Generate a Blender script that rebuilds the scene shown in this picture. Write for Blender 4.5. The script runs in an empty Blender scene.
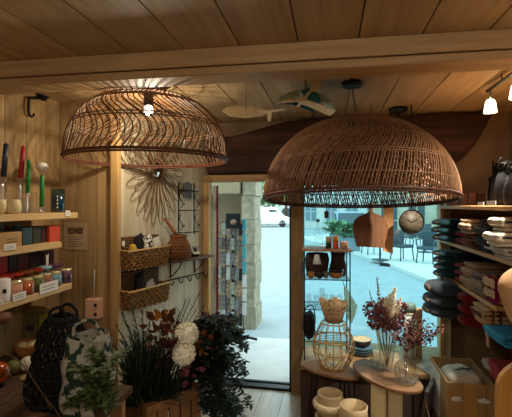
import bpy, bmesh, math, random
from mathutils import Vector, Matrix, noise
R = random.Random(7)
PI = math.pi
scene = bpy.context.scene
COL = scene.collection

# ------------------------------------------------------------------ camera
CAMZ = 1.65
F = 400.0
YAW = math.radians(10.5)
cam_d = bpy.data.cameras.new('camera'); cam = bpy.data.objects.new('camera', cam_d); COL.objects.link(cam)
cam.location = (0, 0, CAMZ); cam.rotation_euler = (PI/2, 0, YAW)
cam_d.sensor_width = 36; cam_d.lens = 36*F/512; cam_d.shift_y = -3.5/512
cam_d.clip_start = 0.02; cam_d.clip_end = 300
scene.camera = cam
FW = Vector((-math.sin(YAW), math.cos(YAW), 0)); RT = Vector((math.cos(YAW), math.sin(YAW), 0))

def ray(x, y):
    return FW + RT*((x-256)/F) + Vector((0, 0, (205-y)/F))
def at(x, y, d): return Vector((0, 0, CAMZ)) + ray(x, y)*d
def onX(x, y, X): r = ray(x, y); return Vector((0, 0, CAMZ)) + r*(X/r.x)
def onY(x, y, Y): r = ray(x, y); return Vector((0, 0, CAMZ)) + r*(Y/r.y)
def onZ(x, y, Z): r = ray(x, y); return Vector((0, 0, CAMZ)) + r*((Z-CAMZ)/r.z)
def dep(p): return p.dot(FW)
GS = 0.0095
def gz(p): return -GS*(dep(p)-3.6)
def ground(x, y):
    d = (CAMZ-GS*3.6)/((y-205)/F-GS); p = at(x, y, d); return p, d

# ------------------------------------------------------------------ materials
def lin(c):
    return tuple((v/12.92 if v <= .04045 else ((v+.055)/1.055)**2.4) for v in [k/255 for k in c])
MATS = {}
def newmat(name):
    m = bpy.data.materials.new(name); m.use_nodes = True
    nt = m.node_tree; b = nt.nodes.get('Principled BSDF')
    return m, nt, b
def mat(name, c, rough=.7, var=.12, scale=30, bump=.0, metal=0, spec=.35, stretch=(1, 1, 1), c2=None, sheen=0, island=0, trans=0):
    if name in MATS: return MATS[name]
    m, nt, b = newmat(name); N = nt.nodes; L = nt.links
    a = lin(c); bb = lin(c2) if c2 else tuple(max(0, v*(1-var*2.2)) for v in a)
    tc = N.new('ShaderNodeTexCoord'); mp = N.new('ShaderNodeMapping'); mp.inputs['Scale'].default_value = stretch
    nz = N.new('ShaderNodeTexNoise'); nz.inputs['Scale'].default_value = scale; nz.inputs['Detail'].default_value = 5
    L.new(tc.outputs['Object'], mp.inputs[0]); L.new(mp.outputs[0], nz.inputs['Vector'])
    rp = N.new('ShaderNodeValToRGB'); rp.color_ramp.elements[0].position = .33; rp.color_ramp.elements[1].position = .67
    rp.color_ramp.elements[0].color = (*bb, 1); rp.color_ramp.elements[1].color = (*a, 1)
    L.new(nz.outputs['Fac'], rp.inputs[0])
    out = rp.outputs[0]
    if island:
        g = N.new('ShaderNodeNewGeometry'); hs = N.new('ShaderNodeHueSaturation')
        mr = N.new('ShaderNodeMapRange'); mr.inputs['To Min'].default_value = 1-island; mr.inputs['To Max'].default_value = 1+island
        L.new(g.outputs['Random Per Island'], mr.inputs[0]); L.new(mr.outputs[0], hs.inputs['Value']); L.new(out, hs.inputs['Color'])
        out = hs.outputs[0]
    L.new(out, b.inputs['Base Color'])
    b.inputs['Roughness'].default_value = rough; b.inputs['Metallic'].default_value = metal
    b.inputs['Specular IOR Level'].default_value = spec
    if sheen: b.inputs['Sheen Weight'].default_value = sheen
    if bump:
        bp = N.new('ShaderNodeBump'); bp.inputs['Strength'].default_value = bump; bp.inputs['Distance'].default_value = .01
        L.new(nz.outputs['Fac'], bp.inputs['Height']); L.new(bp.outputs[0], b.inputs['Normal'])
    MATS[name] = m
    return m
def wood(name, c, c2, axis='y', rough=.6, scale=14, bump=.12, island=.12, spec=.3, knots=True):
    """plank wood: stretched grain, wavy rings, a few knots"""
    if name in MATS: return MATS[name]
    st = {'x': (.06, 1, 1), 'y': (1, .06, 1), 'z': (1, 1, .06)}[axis]
    m, nt, b = newmat(name); N = nt.nodes; L = nt.links
    tc = N.new('ShaderNodeTexCoord'); mp = N.new('ShaderNodeMapping'); mp.inputs['Scale'].default_value = st
    g = N.new('ShaderNodeNewGeometry')
    add = N.new('ShaderNodeVectorMath'); add.operation = 'ADD'
    mul = N.new('ShaderNodeVectorMath'); mul.operation = 'SCALE'; mul.inputs['Scale'].default_value = 13
    cmb = N.new('ShaderNodeCombineXYZ')
    for i in range(3): L.new(g.outputs['Random Per Island'], cmb.inputs[i])
    L.new(cmb.outputs[0], mul.inputs[0]); L.new(tc.outputs['Object'], add.inputs[0]); L.new(mul.outputs[0], add.inputs[1])
    L.new(add.outputs[0], mp.inputs[0])
    n1 = N.new('ShaderNodeTexNoise'); n1.inputs['Scale'].default_value = scale*3; n1.inputs['Detail'].default_value = 6
    n2 = N.new('ShaderNodeTexNoise'); n2.inputs['Scale'].default_value = scale*.7; n2.inputs['Detail'].default_value = 3
    L.new(mp.outputs[0], n1.inputs['Vector']); L.new(mp.outputs[0], n2.inputs['Vector'])
    mx = N.new('ShaderNodeMath'); mx.operation = 'ADD'; mx2 = N.new('ShaderNodeMath'); mx2.operation = 'MULTIPLY'; mx2.inputs[1].default_value = .5
    L.new(n1.outputs['Fac'], mx.inputs[0]); L.new(n2.outputs['Fac'], mx.inputs[1]); L.new(mx.outputs[0], mx2.inputs[0])
    rp = N.new('ShaderNodeValToRGB'); rp.color_ramp.elements[0].position = .36; rp.color_ramp.elements[1].position = .62
    rp.color_ramp.elements[0].color = (*lin(c2), 1); rp.color_ramp.elements[1].color = (*lin(c), 1)
    L.new(mx2.outputs[0], rp.inputs[0]); out = rp.outputs[0]
    if knots:
        mpk = N.new('ShaderNodeMapping'); mpk.inputs['Scale'].default_value = tuple(.45 if v < 1 else 1 for v in st)
        L.new(add.outputs[0], mpk.inputs[0])
        vo = N.new('ShaderNodeTexVoronoi'); vo.inputs['Scale'].default_value = 2.6
        L.new(mpk.outputs[0], vo.inputs['Vector'])
        kr = N.new('ShaderNodeValToRGB'); kr.color_ramp.elements[0].position = .02; kr.color_ramp.elements[1].position = .07
        kr.color_ramp.elements[0].color = (.3, .22, .18, 1); kr.color_ramp.elements[1].color = (1, 1, 1, 1)
        L.new(vo.outputs['Distance'], kr.inputs[0])
        mm = N.new('ShaderNodeMix'); mm.data_type = 'RGBA'; mm.blend_type = 'MULTIPLY'; mm.inputs['Factor'].default_value = 1
        L.new(out, mm.inputs['A']); L.new(kr.outputs[0], mm.inputs['B']); out = mm.outputs['Result']
    hs = N.new('ShaderNodeHueSaturation'); mr = N.new('ShaderNodeMapRange')
    mr.inputs['To Min'].default_value = 1-island; mr.inputs['To Max'].default_value = 1+island
    L.new(g.outputs['Random Per Island'], mr.inputs[0]); L.new(mr.outputs[0], hs.inputs['Value']); L.new(out, hs.inputs['Color'])
    L.new(hs.outputs[0], b.inputs['Base Color'])
    b.inputs['Roughness'].default_value = rough; b.inputs['Specular IOR Level'].default_value = spec
    bp = N.new('ShaderNodeBump'); bp.inputs['Strength'].default_value = bump; bp.inputs['Distance'].default_value = .01
    L.new(mx2.outputs[0], bp.inputs['Height']); L.new(bp.outputs[0], b.inputs['Normal'])
    MATS[name] = m
    return m
def glass(name, tint=(.9, .95, .95), gloss=.9, rough=.03, base=.07):
    if name in MATS: return MATS[name]
    m = bpy.data.materials.new(name); m.use_nodes = True; nt = m.node_tree; N = nt.nodes; L = nt.links; N.clear()
    o = N.new('ShaderNodeOutputMaterial'); t = N.new('ShaderNodeBsdfTransparent'); t.inputs[0].default_value = (*tint, 1)
    g = N.new('ShaderNodeBsdfGlossy'); g.inputs['Roughness'].default_value = rough; g.inputs[0].default_value = (gloss, gloss, gloss, 1)
    lw = N.new('ShaderNodeLayerWeight'); lw.inputs[0].default_value = .5
    pw = N.new('ShaderNodeMath'); pw.operation = 'POWER'; pw.inputs[1].default_value = 3.5; L.new(lw.outputs['Facing'], pw.inputs[0])
    fr = N.new('ShaderNodeMath'); fr.operation = 'MULTIPLY_ADD'; fr.inputs[1].default_value = .6; fr.inputs[2].default_value = base; L.new(pw.outputs[0], fr.inputs[0])
    mx = N.new('ShaderNodeMixShader'); L.new(fr.outputs[0], mx.inputs[0]); L.new(t.outputs[0], mx.inputs[1]); L.new(g.outputs[0], mx.inputs[2])
    L.new(mx.outputs[0], o.inputs[0]); MATS[name] = m
    return m
def emit(name, c, s):
    if name in MATS: return MATS[name]
    m, nt, b = newmat(name)
    b.inputs['Base Color'].default_value = (.8, .8, .8, 1)
    b.inputs['Emission Color'].default_value = (*c, 1); b.inputs['Emission Strength'].default_value = s
    MATS[name] = m; return m
def stripes(name, cols, axis=0, period=.1, rough=.9):
    """woven cloth with coloured bands across one object axis"""
    if name in MATS: return MATS[name]
    m, nt, b = newmat(name); N = nt.nodes; L = nt.links
    tc = N.new('ShaderNodeTexCoord'); sp = N.new('ShaderNodeSeparateXYZ'); L.new(tc.outputs['Object'], sp.inputs[0])
    dv = N.new('ShaderNodeMath'); dv.operation = 'DIVIDE'; dv.inputs[1].default_value = period; L.new(sp.outputs[axis], dv.inputs[0])
    frn = N.new('ShaderNodeMath'); frn.operation = 'FRACT'; L.new(dv.outputs[0], frn.inputs[0])
    rp = N.new('ShaderNodeValToRGB'); rp.color_ramp.interpolation = 'CONSTANT'; e = rp.color_ramp.elements
    while len(e) < len(cols): e.new(.5)
    for i, (p, c) in enumerate(cols): e[i].position = p; e[i].color = (*lin(c), 1)
    L.new(frn.outputs[0], rp.inputs[0]); L.new(rp.outputs[0], b.inputs['Base Color']); b.inputs['Roughness'].default_value = rough
    b.inputs['Specular IOR Level'].default_value = .1
    nz = N.new('ShaderNodeTexNoise'); nz.inputs['Scale'].default_value = 250; bp = N.new('ShaderNodeBump'); bp.inputs['Strength'].default_value = .3
    bp.inputs['Distance'].default_value = .004
    L.new(tc.outputs['Object'], nz.inputs['Vector']); L.new(nz.outputs['Fac'], bp.inputs['Height']); L.new(bp.outputs[0], b.inputs['Normal'])
    MATS[name] = m; return m
def ramp(m): return [n for n in m.node_tree.nodes if n.type == 'VALTORGB'][0].color_ramp.elements
def two_tone(name, c1, c2, zsplit, rough=.4):
    return stripes(name, [(0, c1), (zsplit, c2)], axis=2, period=1.0, rough=rough)

# ------------------------------------------------------------------ mesh builder
def frame_of(d):
    d = d.normalized(); a = Vector((0, 0, 1)) if abs(d.z) < .9 else Vector((1, 0, 0))
    u = d.cross(a).normalized(); return u, d.cross(u).normalized()
class MB:
    def __init__(s): s.v = []; s.f = []; s.sm = []
    def add(s, v, f, smooth=True):
        n = len(s.v); s.v += [Vector(p) for p in v]; s.f += [tuple(i+n for i in q) for q in f]; s.sm += [smooth]*len(f); return s
    def box(s, c, size, rz=0, bev=0, tilt=None):
        c = Vector(c); hx, hy, hz = [k/2 for k in size]
        M = Matrix.Rotation(rz, 3, 'Z')
        if tilt: M = M @ Matrix.Rotation(tilt[1], 3, tilt[0])
        if bev:
            b = min(bev, hx*.45, hy*.45, hz*.45)
            bm = bmesh.new(); bmesh.ops.create_cube(bm, size=1)
            for v in bm.verts: v.co = Vector((v.co.x*2*hx, v.co.y*2*hy, v.co.z*2*hz))
            bmesh.ops.bevel(bm, geom=bm.edges[:], offset=b, segments=2, affect='EDGES', profile=.5)
            bm.verts.index_update()
            s.add([c+M@v.co for v in bm.verts], [tuple(v.index for v in f.verts) for f in bm.faces], False); bm.free(); return s
        P = [(-hx, -hy, -hz), (hx, -hy, -hz), (hx, hy, -hz), (-hx, hy, -hz), (-hx, -hy, hz), (hx, -hy, hz), (hx, hy, hz), (-hx, hy, hz)]
        return s.add([c+M@Vector(p) for p in P], [(3, 2, 1, 0), (4, 5, 6, 7), (0, 1, 5, 4), (1, 2, 6, 5), (2, 3, 7, 6), (3, 0, 4, 7)], False)
    def b2(s, a, b, bev=0):
        a = Vector(a); b = Vector(b); return s.box((a+b)/2, [abs(k) for k in (b-a)], bev=bev)
    def tube(s, path, r, n=6, closed=False, cap=True):
        path = [Vector(p) for p in path]; m = len(path); V = []; Fc = []
        rr = r if isinstance(r, (list, tuple)) else [r]*m
        u = None
        for i in range(m):
            if closed: t = path[(i+1) % m]-path[i-1]
            else: t = path[min(i+1, m-1)]-path[max(i-1, 0)]
            if t.length < 1e-9: t = Vector((0, 0, 1))
            t.normalize()
            if u is None: u, w = frame_of(t)
            else:
                u = u-t*u.dot(t)
                if u.length < 1e-6: u, w = frame_of(t)
                u.normalize(); w = t.cross(u)
            for k in range(n):
                a = 2*PI*k/n; V.append(path[i]+(u*math.cos(a)+w*math.sin(a))*rr[i])
        for i in range(m if closed else m-1):
            j = (i+1) % m
            for k in range(n): Fc.append((i*n+k, i*n+(k+1) % n, j*n+(k+1) % n, j*n+k))
        if cap and not closed: Fc += [tuple(range(n-1, -1, -1)), tuple((m-1)*n+k for k in range(n))]
        return s.add(V, Fc)
    def lathe(s, prof, c=(0, 0, 0), n=24, cap0=True, cap1=True, M=None, wob=0):
        c = Vector(c); V = []; Fc = []; m = len(prof)
        for (r, z) in prof:
            for k in range(n):
                a = 2*PI*k/n; p = Vector((r*math.cos(a), r*math.sin(a), z))
                if wob: p += Vector((noise.noise(p*9+c), noise.noise(p*9+c+Vector((5, 5, 5))), 0))*wob
                V.append(c+(M@p if M else p))
        for i in range(m-1):
            for k in range(n): Fc.append((i*n+k, i*n+(k+1) % n, (i+1)*n+(k+1) % n, (i+1)*n+k))
        if cap0: Fc.append(tuple(range(n-1, -1, -1)))
        if cap1: Fc.append(tuple((m-1)*n+k for k in range(n)))
        return s.add(V, Fc)
    def ball(s, c, r, n=14, e=1.0, e2=1.0, M=None, lump=0):
        """superellipsoid; r = 3 radii"""
        if isinstance(r, (int, float)): r = (r, r, r)
        c = Vector(c); V = []; Fc = []; m = max(6, n//2+2)
        sg = lambda q, p: math.copysign(abs(q)**p, q)
        for i in range(m+1):
            ph = -PI/2+PI*i/m
            for k in range(n):
                th = 2*PI*k/n
                p = Vector((r[0]*sg(math.cos(ph), e)*sg(math.cos(th), e2), r[1]*sg(math.cos(ph), e)*sg(math.sin(th), e2), r[2]*sg(math.sin(ph), e)))
                if lump: p *= 1+lump*noise.noise(p*(2.2/max(r))+c*7)
                V.append(c+(M@p if M else p))
        for i in range(m):
            for k in range(n): Fc.append((i*n+k, i*n+(k+1) % n, (i+1)*n+(k+1) % n, (i+1)*n+k))
        return s.add(V, Fc)
    def prism(s, poly, th, M=None, c=(0, 0, 0)):
        """outline in local XY extruded th along +Z then transformed"""
        c = Vector(c); n = len(poly); V = []
        for z in (0, th):
            for p in poly:
                q = Vector((p[0], p[1], z)); V.append(c+(M@q if M else q))
        Fc = [tuple(range(n-1, -1, -1)), tuple(range(n, 2*n))]+[(i, (i+1) % n, n+(i+1) % n, n+i) for i in range(n)]
        return s.add(V, Fc, False)
    def leaf(s, p, d, up, L, w, bend=.2):
        d = d.normalized(); sd = d.cross(up)
        if sd.length < 1e-4: sd = Vector((1, 0, 0))
        sd.normalize(); nn = sd.cross(d)
        a = p; m = p+d*L*.5+nn*L*bend*.5; e = p+d*L-nn*L*bend*.2
        q1 = p+d*L*.28+nn*L*bend*.35
        return s.add([a, q1+sd*w*.42, m+sd*w*.5, e, m-sd*w*.5, q1-sd*w*.42, m-nn*w*.15], [(0, 5, 6, 1), (1, 6, 2), (5, 4, 6), (6, 4, 3, 2)])
    def blade(s, p, d, L, w, droop=.3, n=4):
        d = d.normalized(); sd = d.cross(Vector((0, 0, 1)))
        if sd.length < 1e-3: sd = Vector((1, 0, 0))
        sd.normalize(); V = []
        for i in range(n+1):
            t = i/n; q = p+d*L*t+Vector((0, 0, -droop*L*t*t)); ww = w*(1-t)**.6*.5+.0004
            V += [q-sd*ww, q+sd*ww]
        return s.add(V, [(2*i, 2*i+1, 2*i+3, 2*i+2) for i in range(n)])
    def build(s, name, m, parent=None, loc=None, rz=0):
        me = bpy.data.meshes.new(name); me.from_pydata([tuple(p) for p in s.v], [], s.f); me.materials.append(m)
        bm = bmesh.new(); bm.from_mesh(me); bmesh.ops.recalc_face_normals(bm, faces=bm.faces[:]); bm.to_mesh(me); bm.free()
        if len(me.polygons) == len(s.sm): me.polygons.foreach_set('use_smooth', s.sm)
        me.update()
        o = bpy.data.objects.new(name, me); COL.objects.link(o)
        if parent: o.parent = parent
        if loc is not None: o.location = loc
        o.rotation_euler[2] = rz
        return o

def tag(o, label, cat, group=None):
    o['label'] = label; o['category'] = cat
    if group: o['group'] = group
    return o
def thing(name, label, cat, loc=(0, 0, 0), rz=0, group=None):
    o = bpy.data.objects.new(name, None); COL.objects.link(o); o.location = loc; o.rotation_euler[2] = rz; o.empty_display_size = .05
    return tag(o, label, cat, group)
def dup(root, loc, rz, label=None):
    r = root.copy(); COL.objects.link(r); r.location = loc; r.rotation_euler[2] = rz
    if label: r['label'] = label
    for ch in list(root.children):
        c = ch.copy(); COL.objects.link(c); c.parent = r
        for g in list(ch.children):
            d = g.copy(); COL.objects.link(d); d.parent = c
    return r
def struct(name, mb, m, parent=None):
    o = mb.build(name, m, parent)
    if not parent: o['kind'] = 'structure'
    return o
def circle(r, n=24, z=0, c=(0, 0)): return [Vector((c[0]+r*math.cos(2*PI*k/n), c[1]+r*math.sin(2*PI*k/n), z)) for k in range(n)]
def spline(pts, n=6):
    pts = [Vector(p) for p in pts]; o = []
    for i in range(len(pts)-1):
        p0 = pts[max(i-1, 0)]; p1 = pts[i]; p2 = pts[i+1]; p3 = pts[min(i+2, len(pts)-1)]
        for k in range(n):
            t = k/n; o.append(.5*((2*p1)+(p2-p0)*t+(2*p0-5*p1+4*p2-p3)*t*t+(3*p1-p0-3*p2+p3)*t**3))
    return o+[pts[-1]]

# ------------------------------------------------------------------ palette
M_ceil = wood('ceiling_pine', (178, 148, 108), (152, 122, 84), 'y', island=.12, rough=.6)
M_beam = wood('beam_pine', (178, 142, 98), (148, 114, 74), 'x', island=.08)
M_wallL = wood('wall_boards', (168, 138, 94), (142, 112, 72), 'z', island=.14)
M_white_boards = wood('limewashed_boards', (204, 192, 164), (180, 164, 132), 'z', island=.08)
M_post = wood('golden_post', (196, 158, 102), (168, 130, 76), 'z', island=.04)
M_jamb = wood('mullion_wood', (150, 122, 84), (120, 95, 62), 'z', island=.04)
M_shelf = wood('shelf_pine', (216, 180, 124), (190, 152, 98), 'y', island=.05, knots=False)
M_old = wood('old_dark_timber', (88, 55, 40), (46, 28, 20), 'x', island=.03, scale=8, bump=.5, rough=.85)
M_plaster = mat('ochre_plaster', (142, 114, 84), .9, .12, 5, .2)
M_floor = wood('floor_boards', (186, 176, 160), (150, 140, 124), 'y', rough=.28, island=.06, spec=.5, knots=False)
M_bench = wood('bench_wood', (170, 134, 88), (132, 98, 60), 'x', island=.03)
M_rattan = mat('brown_rattan', (132, 94, 60), .55, .22, 40, .2)
M_rattan_dk = mat('dark_rattan_rim', (98, 54, 30), .55, .2, 40, .2)
M_rattan_r = mat('russet_rattan', (146, 102, 66), .6, .2, 50, .2)
M_cane = mat('pale_cane', (206, 166, 104), .5, .18, 40, .2)
M_black = mat('black_metal', (20, 19, 19), .45, .1, 30, 0, .6)
M_iron = mat('wrought_iron', (26, 22, 20), .6, .2, 60, .3, .5)
M_blk = mat('black_plastic', (18, 17, 17), .4)
M_cream = mat('cream_paint', (214, 194, 150), .6, .05, 6)
M_glass = glass('clear_glass', (.97, .985, .985), .95)
M_cut = glass('cut_glass', (.9, .93, .92), .95, .12, .2)
M_vase = glass('vase_glass', (.93, .95, .94), .95, .05, .13)
M_pane = glass('window_pane', (.72, .90, .93), .9, .01)
M_amber = glass('amber_glass', (.6, .3, .12), .7)
M_teal_glass = glass('blue_grey_glass', (.55, .74, .8), .8)
M_kraft = mat('kraft_cardboard', (178, 138, 88), .85, .06, 8, .05)
M_white = mat('white_card', (228, 222, 210), .8, .03, 20)
M_ink = mat('printed_ink', (70, 60, 54), .8)
M_green = mat('dark_foliage', (40, 58, 34), .6, .25, 20)
M_green2 = mat('grass_foliage', (46, 62, 36), .6, .25, 20)
M_green3 = mat('leafy_green', (84, 102, 54), .6, .2, 20)
M_stem = mat('dry_stem', (110, 84, 52), .8)
M_terra = mat('terracotta', (176, 94, 62), .85, .1, 14, .1)
M_ceram = mat('cream_ceramic', (196, 170, 128), .55, .08, 12, .05)
M_bulb = emit('bulb_glow', (1, .78, .5), 6)
M_spotglow = emit('frosted_shade_glow', (1, .80, .52), 5)

# ------------------------------------------------------------------ room shell
XL, XR, YB, ZC, YF = -1.14, 1.42, 3.55, 2.40, -2.2
XW, YP = -1.95, 2.62                                    # outer left wall, and the short wall that faces the room
PX = -1.507                                             # corner post between the short wall and the limewashed wall
ALONG = Vector((XL-PX, YB-YP, 0)).normalized(); NL = Vector((ALONG.y, -ALONG.x, 0)); RL = math.atan2(NL.y, NL.x)
def onL(x, y, off=0.0):
    r = ray(x, y); c = Vector((XL, YB, CAMZ))+NL*off-Vector((0, 0, CAMZ)); return Vector((0, 0, CAMZ))+r*(c.dot(NL)/r.dot(NL))
mb = MB()
for k in range(-11, 8):                                  # floor planks
    x0 = k*.19-.02
    mb.b2((max(x0, XW-.3), YF-.1, -.06), (min(x0+.187, XR+.1), YB+.12, 0))
struct('floor', mb, M_floor)
mb = MB(); xs = [XL-.02-.272*4]
while xs[-1] < XR: xs.append(xs[-1]+.272)
off = .03
for i in range(len(xs)-1):                              # ceiling planks with open seams
    mb.b2((xs[i]+off-.1, YF-.1, ZC), (xs[i+1]+off-.1-.007, YB+.1, ZC+.03))
mb.b2((xs[-1]-.07, YF-.1, ZC), (XR+.3, YB+.1, ZC+.03))
struct('ceiling', mb, M_ceil)
mb = MB(); mb.b2((XW-.3, YF-.2, ZC+.032), (XR+.3, YB+.1, ZC+.1)); struct('ceiling_roof', mb, M_old)
# cross beam: two timbers, a dark open joint between them
mb = MB()
bc = Vector((.6, 1.94, 0)); BR = .022
for (y0, y1, z0, z1) in ((-.085, .09, ZC-.085, ZC), (-.078, .08, ZC-.128, ZC-.089)):
    c = Vector(((XW+XR)/2-.6, 0, 0)); cc = bc+Matrix.Rotation(BR, 3, 'Z')@Vector((c.x, (y0+y1)/2, 0)); mb.box((cc.x, cc.y, (z0+z1)/2), (XR-XW-.02, y1-y0, z1-z0), rz=BR, bev=.007)
struct('trim_beam', mb, M_beam)
# left wall: brown boards up to the post, limewashed ones after it
mb = MB(); y = YF
while y < YP-.02: mb.b2((XW-.05, y, 0), (XW, min(y+.176, YP), ZC)); y += .18
struct('wall_left', mb, M_wallL)
mb = MB(); x = XW
while x < PX-.02: mb.b2((x+.003, YP, 0), (min(x+.147, PX), YP+.05, ZC)); x += .1505
struct('wall_left_return', mb, M_wallL)
mb = MB(); LW = (Vector((XL, YB, 0))-Vector((PX, YP, 0))).length; y = 0.0; c0 = Vector((PX, YP, 0))
while y < LW-.01:
    y1 = min(y+.146, LW); c = c0+ALONG*((y+y1)/2)-NL*.025; mb.box((c.x, c.y, ZC/2), (.05, y1-y-.003, ZC), rz=RL); y += .146
struct('wall_left_limewashed', mb, M_white_boards)
mb = MB(); mb.b2((XW-.3, YF-.2, -.05), (XW-.052, YB+.3, ZC+.1)); mb.b2((XW-.05, YB-.3, -.05), (XL-.25, YB+.3, ZC+.1)); struct('wall_left_masonry', mb, M_plaster)
mb = MB(); c = c0+ALONG*.0; mb.box((c.x+.012, c.y-.012, ZC/2), (.06, .045, ZC), bev=.004); struct('trim_post', mb, M_post)
mb = MB(); mb.b2((XR, YF-.2, -.05), (XR+.25, YB+.3, ZC+.1)); struct('wall_right', mb, M_plaster)
mb = MB(); mb.b2((XW-.3, YF-.2, -.05), (XR+.3, YF, ZC+.1)); struct('wall_front', mb, M_plaster)
# back wall with the door opening (X -1.08..-.33) and the shop window (X -.22...88)
DX0, DX1, WX0, WX1 = -1.085, -.335, -.225, .885
HEAD = 1.86
mb = MB()
mb.b2((XW-.3, YB, HEAD+.05), (XR+.3, YB+.32, ZC+.1))
mb.b2((WX1+.085, YB, 0), (XR+.3, YB+.32, HEAD+.05))
mb.b2((XW-.3, YB, 0), (DX0-.14, YB+.32, HEAD+.05))
mb.b2((WX0-.02, YB, 0), (WX1+.085, YB+.32, .36))
struct('wall_back', mb, M_plaster)
mb = MB()                                              # old lintel log, lumpy
L0, L1 = XL+.06, 1.235; nseg, nr = 40, 18; V = []; Fc = []
for i in range(nseg+1):
    t = i/nseg; X = L0+(L1-L0)*t
    top = 2.26+.13*min(1, max(0, (t-.10)/.2)); bot = 1.92+.05*t+(.36*max(0, (t-.86)/.14)**2.2)
    endk = 1
    cz = (top+bot)/2; hz = (top-bot)/2*max(endk, .02)
    for k in range(nr):
        a = 2*PI*k/nr; c, s_ = math.cos(a), math.sin(a)
        c = math.copysign(abs(c)**.6, c); s_ = math.copysign(abs(s_)**.6, s_)
        w = 1+.12*noise.noise(Vector((X*3, c*1.5, s_*1.5)))
        V.append(Vector((X, YB-.05+c*.1*w*max(endk, .2), cz+s_*hz*w)))
for i in range(nseg):
    for k in range(nr): Fc.append((i*nr+k, i*nr+(k+1) % nr, (i+1)*nr+(k+1) % nr, (i+1)*nr+k))
Fc += [tuple(range(nr)), tuple(nseg*nr+k for k in range(nr))]
mb.add(V, Fc); struct('trim_lintel', mb, M_old)
mb = MB(); mb.b2((XL, YB-.06, HEAD), (WX1+.09, YB+.06, HEAD+.06), bev=.004); struct('trim_door_head', mb, wood('head_rail', (176, 140, 92), (140, 106, 64), 'x', island=.02))
mb = MB(); mb.b2((DX0-.055, YB-.05, 0), (DX0, YB+.05, HEAD), bev=.004); struct('trim_door_jamb', mb, M_post)
mb = MB(); mb.b2((DX1, YB-.07, 0), (WX0, YB+.05, HEAD), bev=.005); struct('trim_mullion', mb, M_jamb)
mb = MB(); mb.b2((DX1-.018, YB-.03, 0), (DX1-.001, YB+.05, HEAD)); struct('trim_weatherstrip', mb, M_black)
mb = MB(); mb.b2((WX1, YB-.07, .36), (WX1+.08, YB+.05, HEAD), bev=.005); struct('trim_window_jamb', mb, wood('pale_jamb', (214, 196, 160), (184, 164, 126), 'z', island=.02))
mb = MB(); mb.b2((DX0, YB-.02, 0), (DX1-.02, YB+.06, .022), bev=.004); mb.b2((DX0, YB+.075, 0), (DX1-.02, YB+.11, .028), bev=.004)
struct('trim_threshold', mb, M_black)
# door leaf, opened outwards: seen almost edge on
hx = DX0+.02; da = math.radians(14.5); dc = Vector((hx, YB+.07, 0))+Vector((-math.sin(da), math.cos(da), 0))*.36
door = MB(); door.box((dc.x, dc.y, HEAD/2), (.036, .70, HEAD-.06), rz=da, bev=.004)
d1 = struct('door_1', door, mat('white_door_paint', (206, 212, 214), .5))
dc = Vector((hx+.012, YB+.075, 0)); mb = MB(); mb.box((dc.x+.014, dc.y-.005, HEAD/2), (.02, .03, HEAD-.06), rz=da, bev=.003); struct('door_edge', mb, mat('red_door_paint', (112, 30, 30), .5), d1)
# window pane and frame
wf = MB()
for a, b in (((WX0, YB-.03, .36), (WX1, YB+.04, .405)), ((WX0, YB-.03, HEAD-.04), (WX1, YB+.04, HEAD))): wf.b2(a, b, bev=.003)
w1 = struct('window_1', wf, M_jamb)
mb = MB(); mb.b2((WX0, YB+.004, .4), (WX1, YB+.010, HEAD-.035)); struct('window_pane', mb, M_pane, w1)
# window bench (display sill)
mb = MB(); mb.b2((WX0, 3.08, .385), (.9, YB-.05, .42), bev=.004); struct('trim_window_bench', mb, M_bench)
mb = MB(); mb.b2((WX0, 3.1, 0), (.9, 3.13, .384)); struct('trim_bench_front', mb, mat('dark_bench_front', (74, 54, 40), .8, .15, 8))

# ------------------------------------------------------------------ outside
M_road = mat('pale_asphalt', (152, 162, 165), .9, .05, 2.5, .05)
M_pave = mat('paving', (206, 206, 200), .9, .05, 1.5, .05)
M_stone = mat('limestone', (158, 150, 128), .9, .2, 9, .5)
M_slab = mat('doorstep_stone', (196, 196, 192), .8, .06, 4, .1)
def gp(X, Y, dz=0): p = Vector((X, Y, 0)); return Vector((X, Y, gz(p)+dz))
def gslab(name, poly, dz, th, m):
    mb = MB(); n = len(poly); V = [gp(x, y, dz-th) for x, y in poly]+[gp(x, y, dz) for x, y in poly]
    mb.add(V, [tuple(range(n-1, -1, -1)), tuple(range(n, 2*n))]+[(i, (i+1) % n, n+(i+1) % n, n+i) for i in range(n)], False)
    return struct(name, mb, m)
gslab('ground_street', [(-30, 3.9), (34, 3.9), (34, 70), (-45, 70)], -.03, .3, M_road)
gslab('ground_doorstep', [(-3, 3.69), (2.5, 3.69), (2.5, 4.95), (-3, 4.95)], 0.0, .2, M_slab)
k0, _ = ground(300, 238); k1, _ = ground(357, 255); k2, _ = ground(386, 264); k3, _ = ground(452, 292)
gslab('ground_terrace', [(k0.x, k0.y), (k1.x, k1.y), (k2.x, k2.y), (k3.x, k3.y), (16, k3.y+1), (22, 40), (8, 40)], .06, .2, M_pave)
mb = MB(); e0, _ = ground(383, 264.5); e1, _ = ground(388, 264.5)
mb.box(gp((e0.x+e1.x)/2, (e0.y+e1.y)/2-.1, .0), (.32, .16, .1), rz=-.5); struct('trim_kerb_drain', mb, M_blk)
mb = MB(); g0, _ = ground(259, 239); g1, _ = ground(278, 231)
mb.add([gp(g0.x, g0.y, -.026), gp(g0.x, g0.y+.6, -.02), gp(g1.x, g1.y+.6, -.026), gp(g1.x, g1.y, -.026)], [(0, 1, 2, 3)], False)
struct('trim_road_marking', mb, mat('dark_tar_line', (66, 76, 80), .9))

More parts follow.
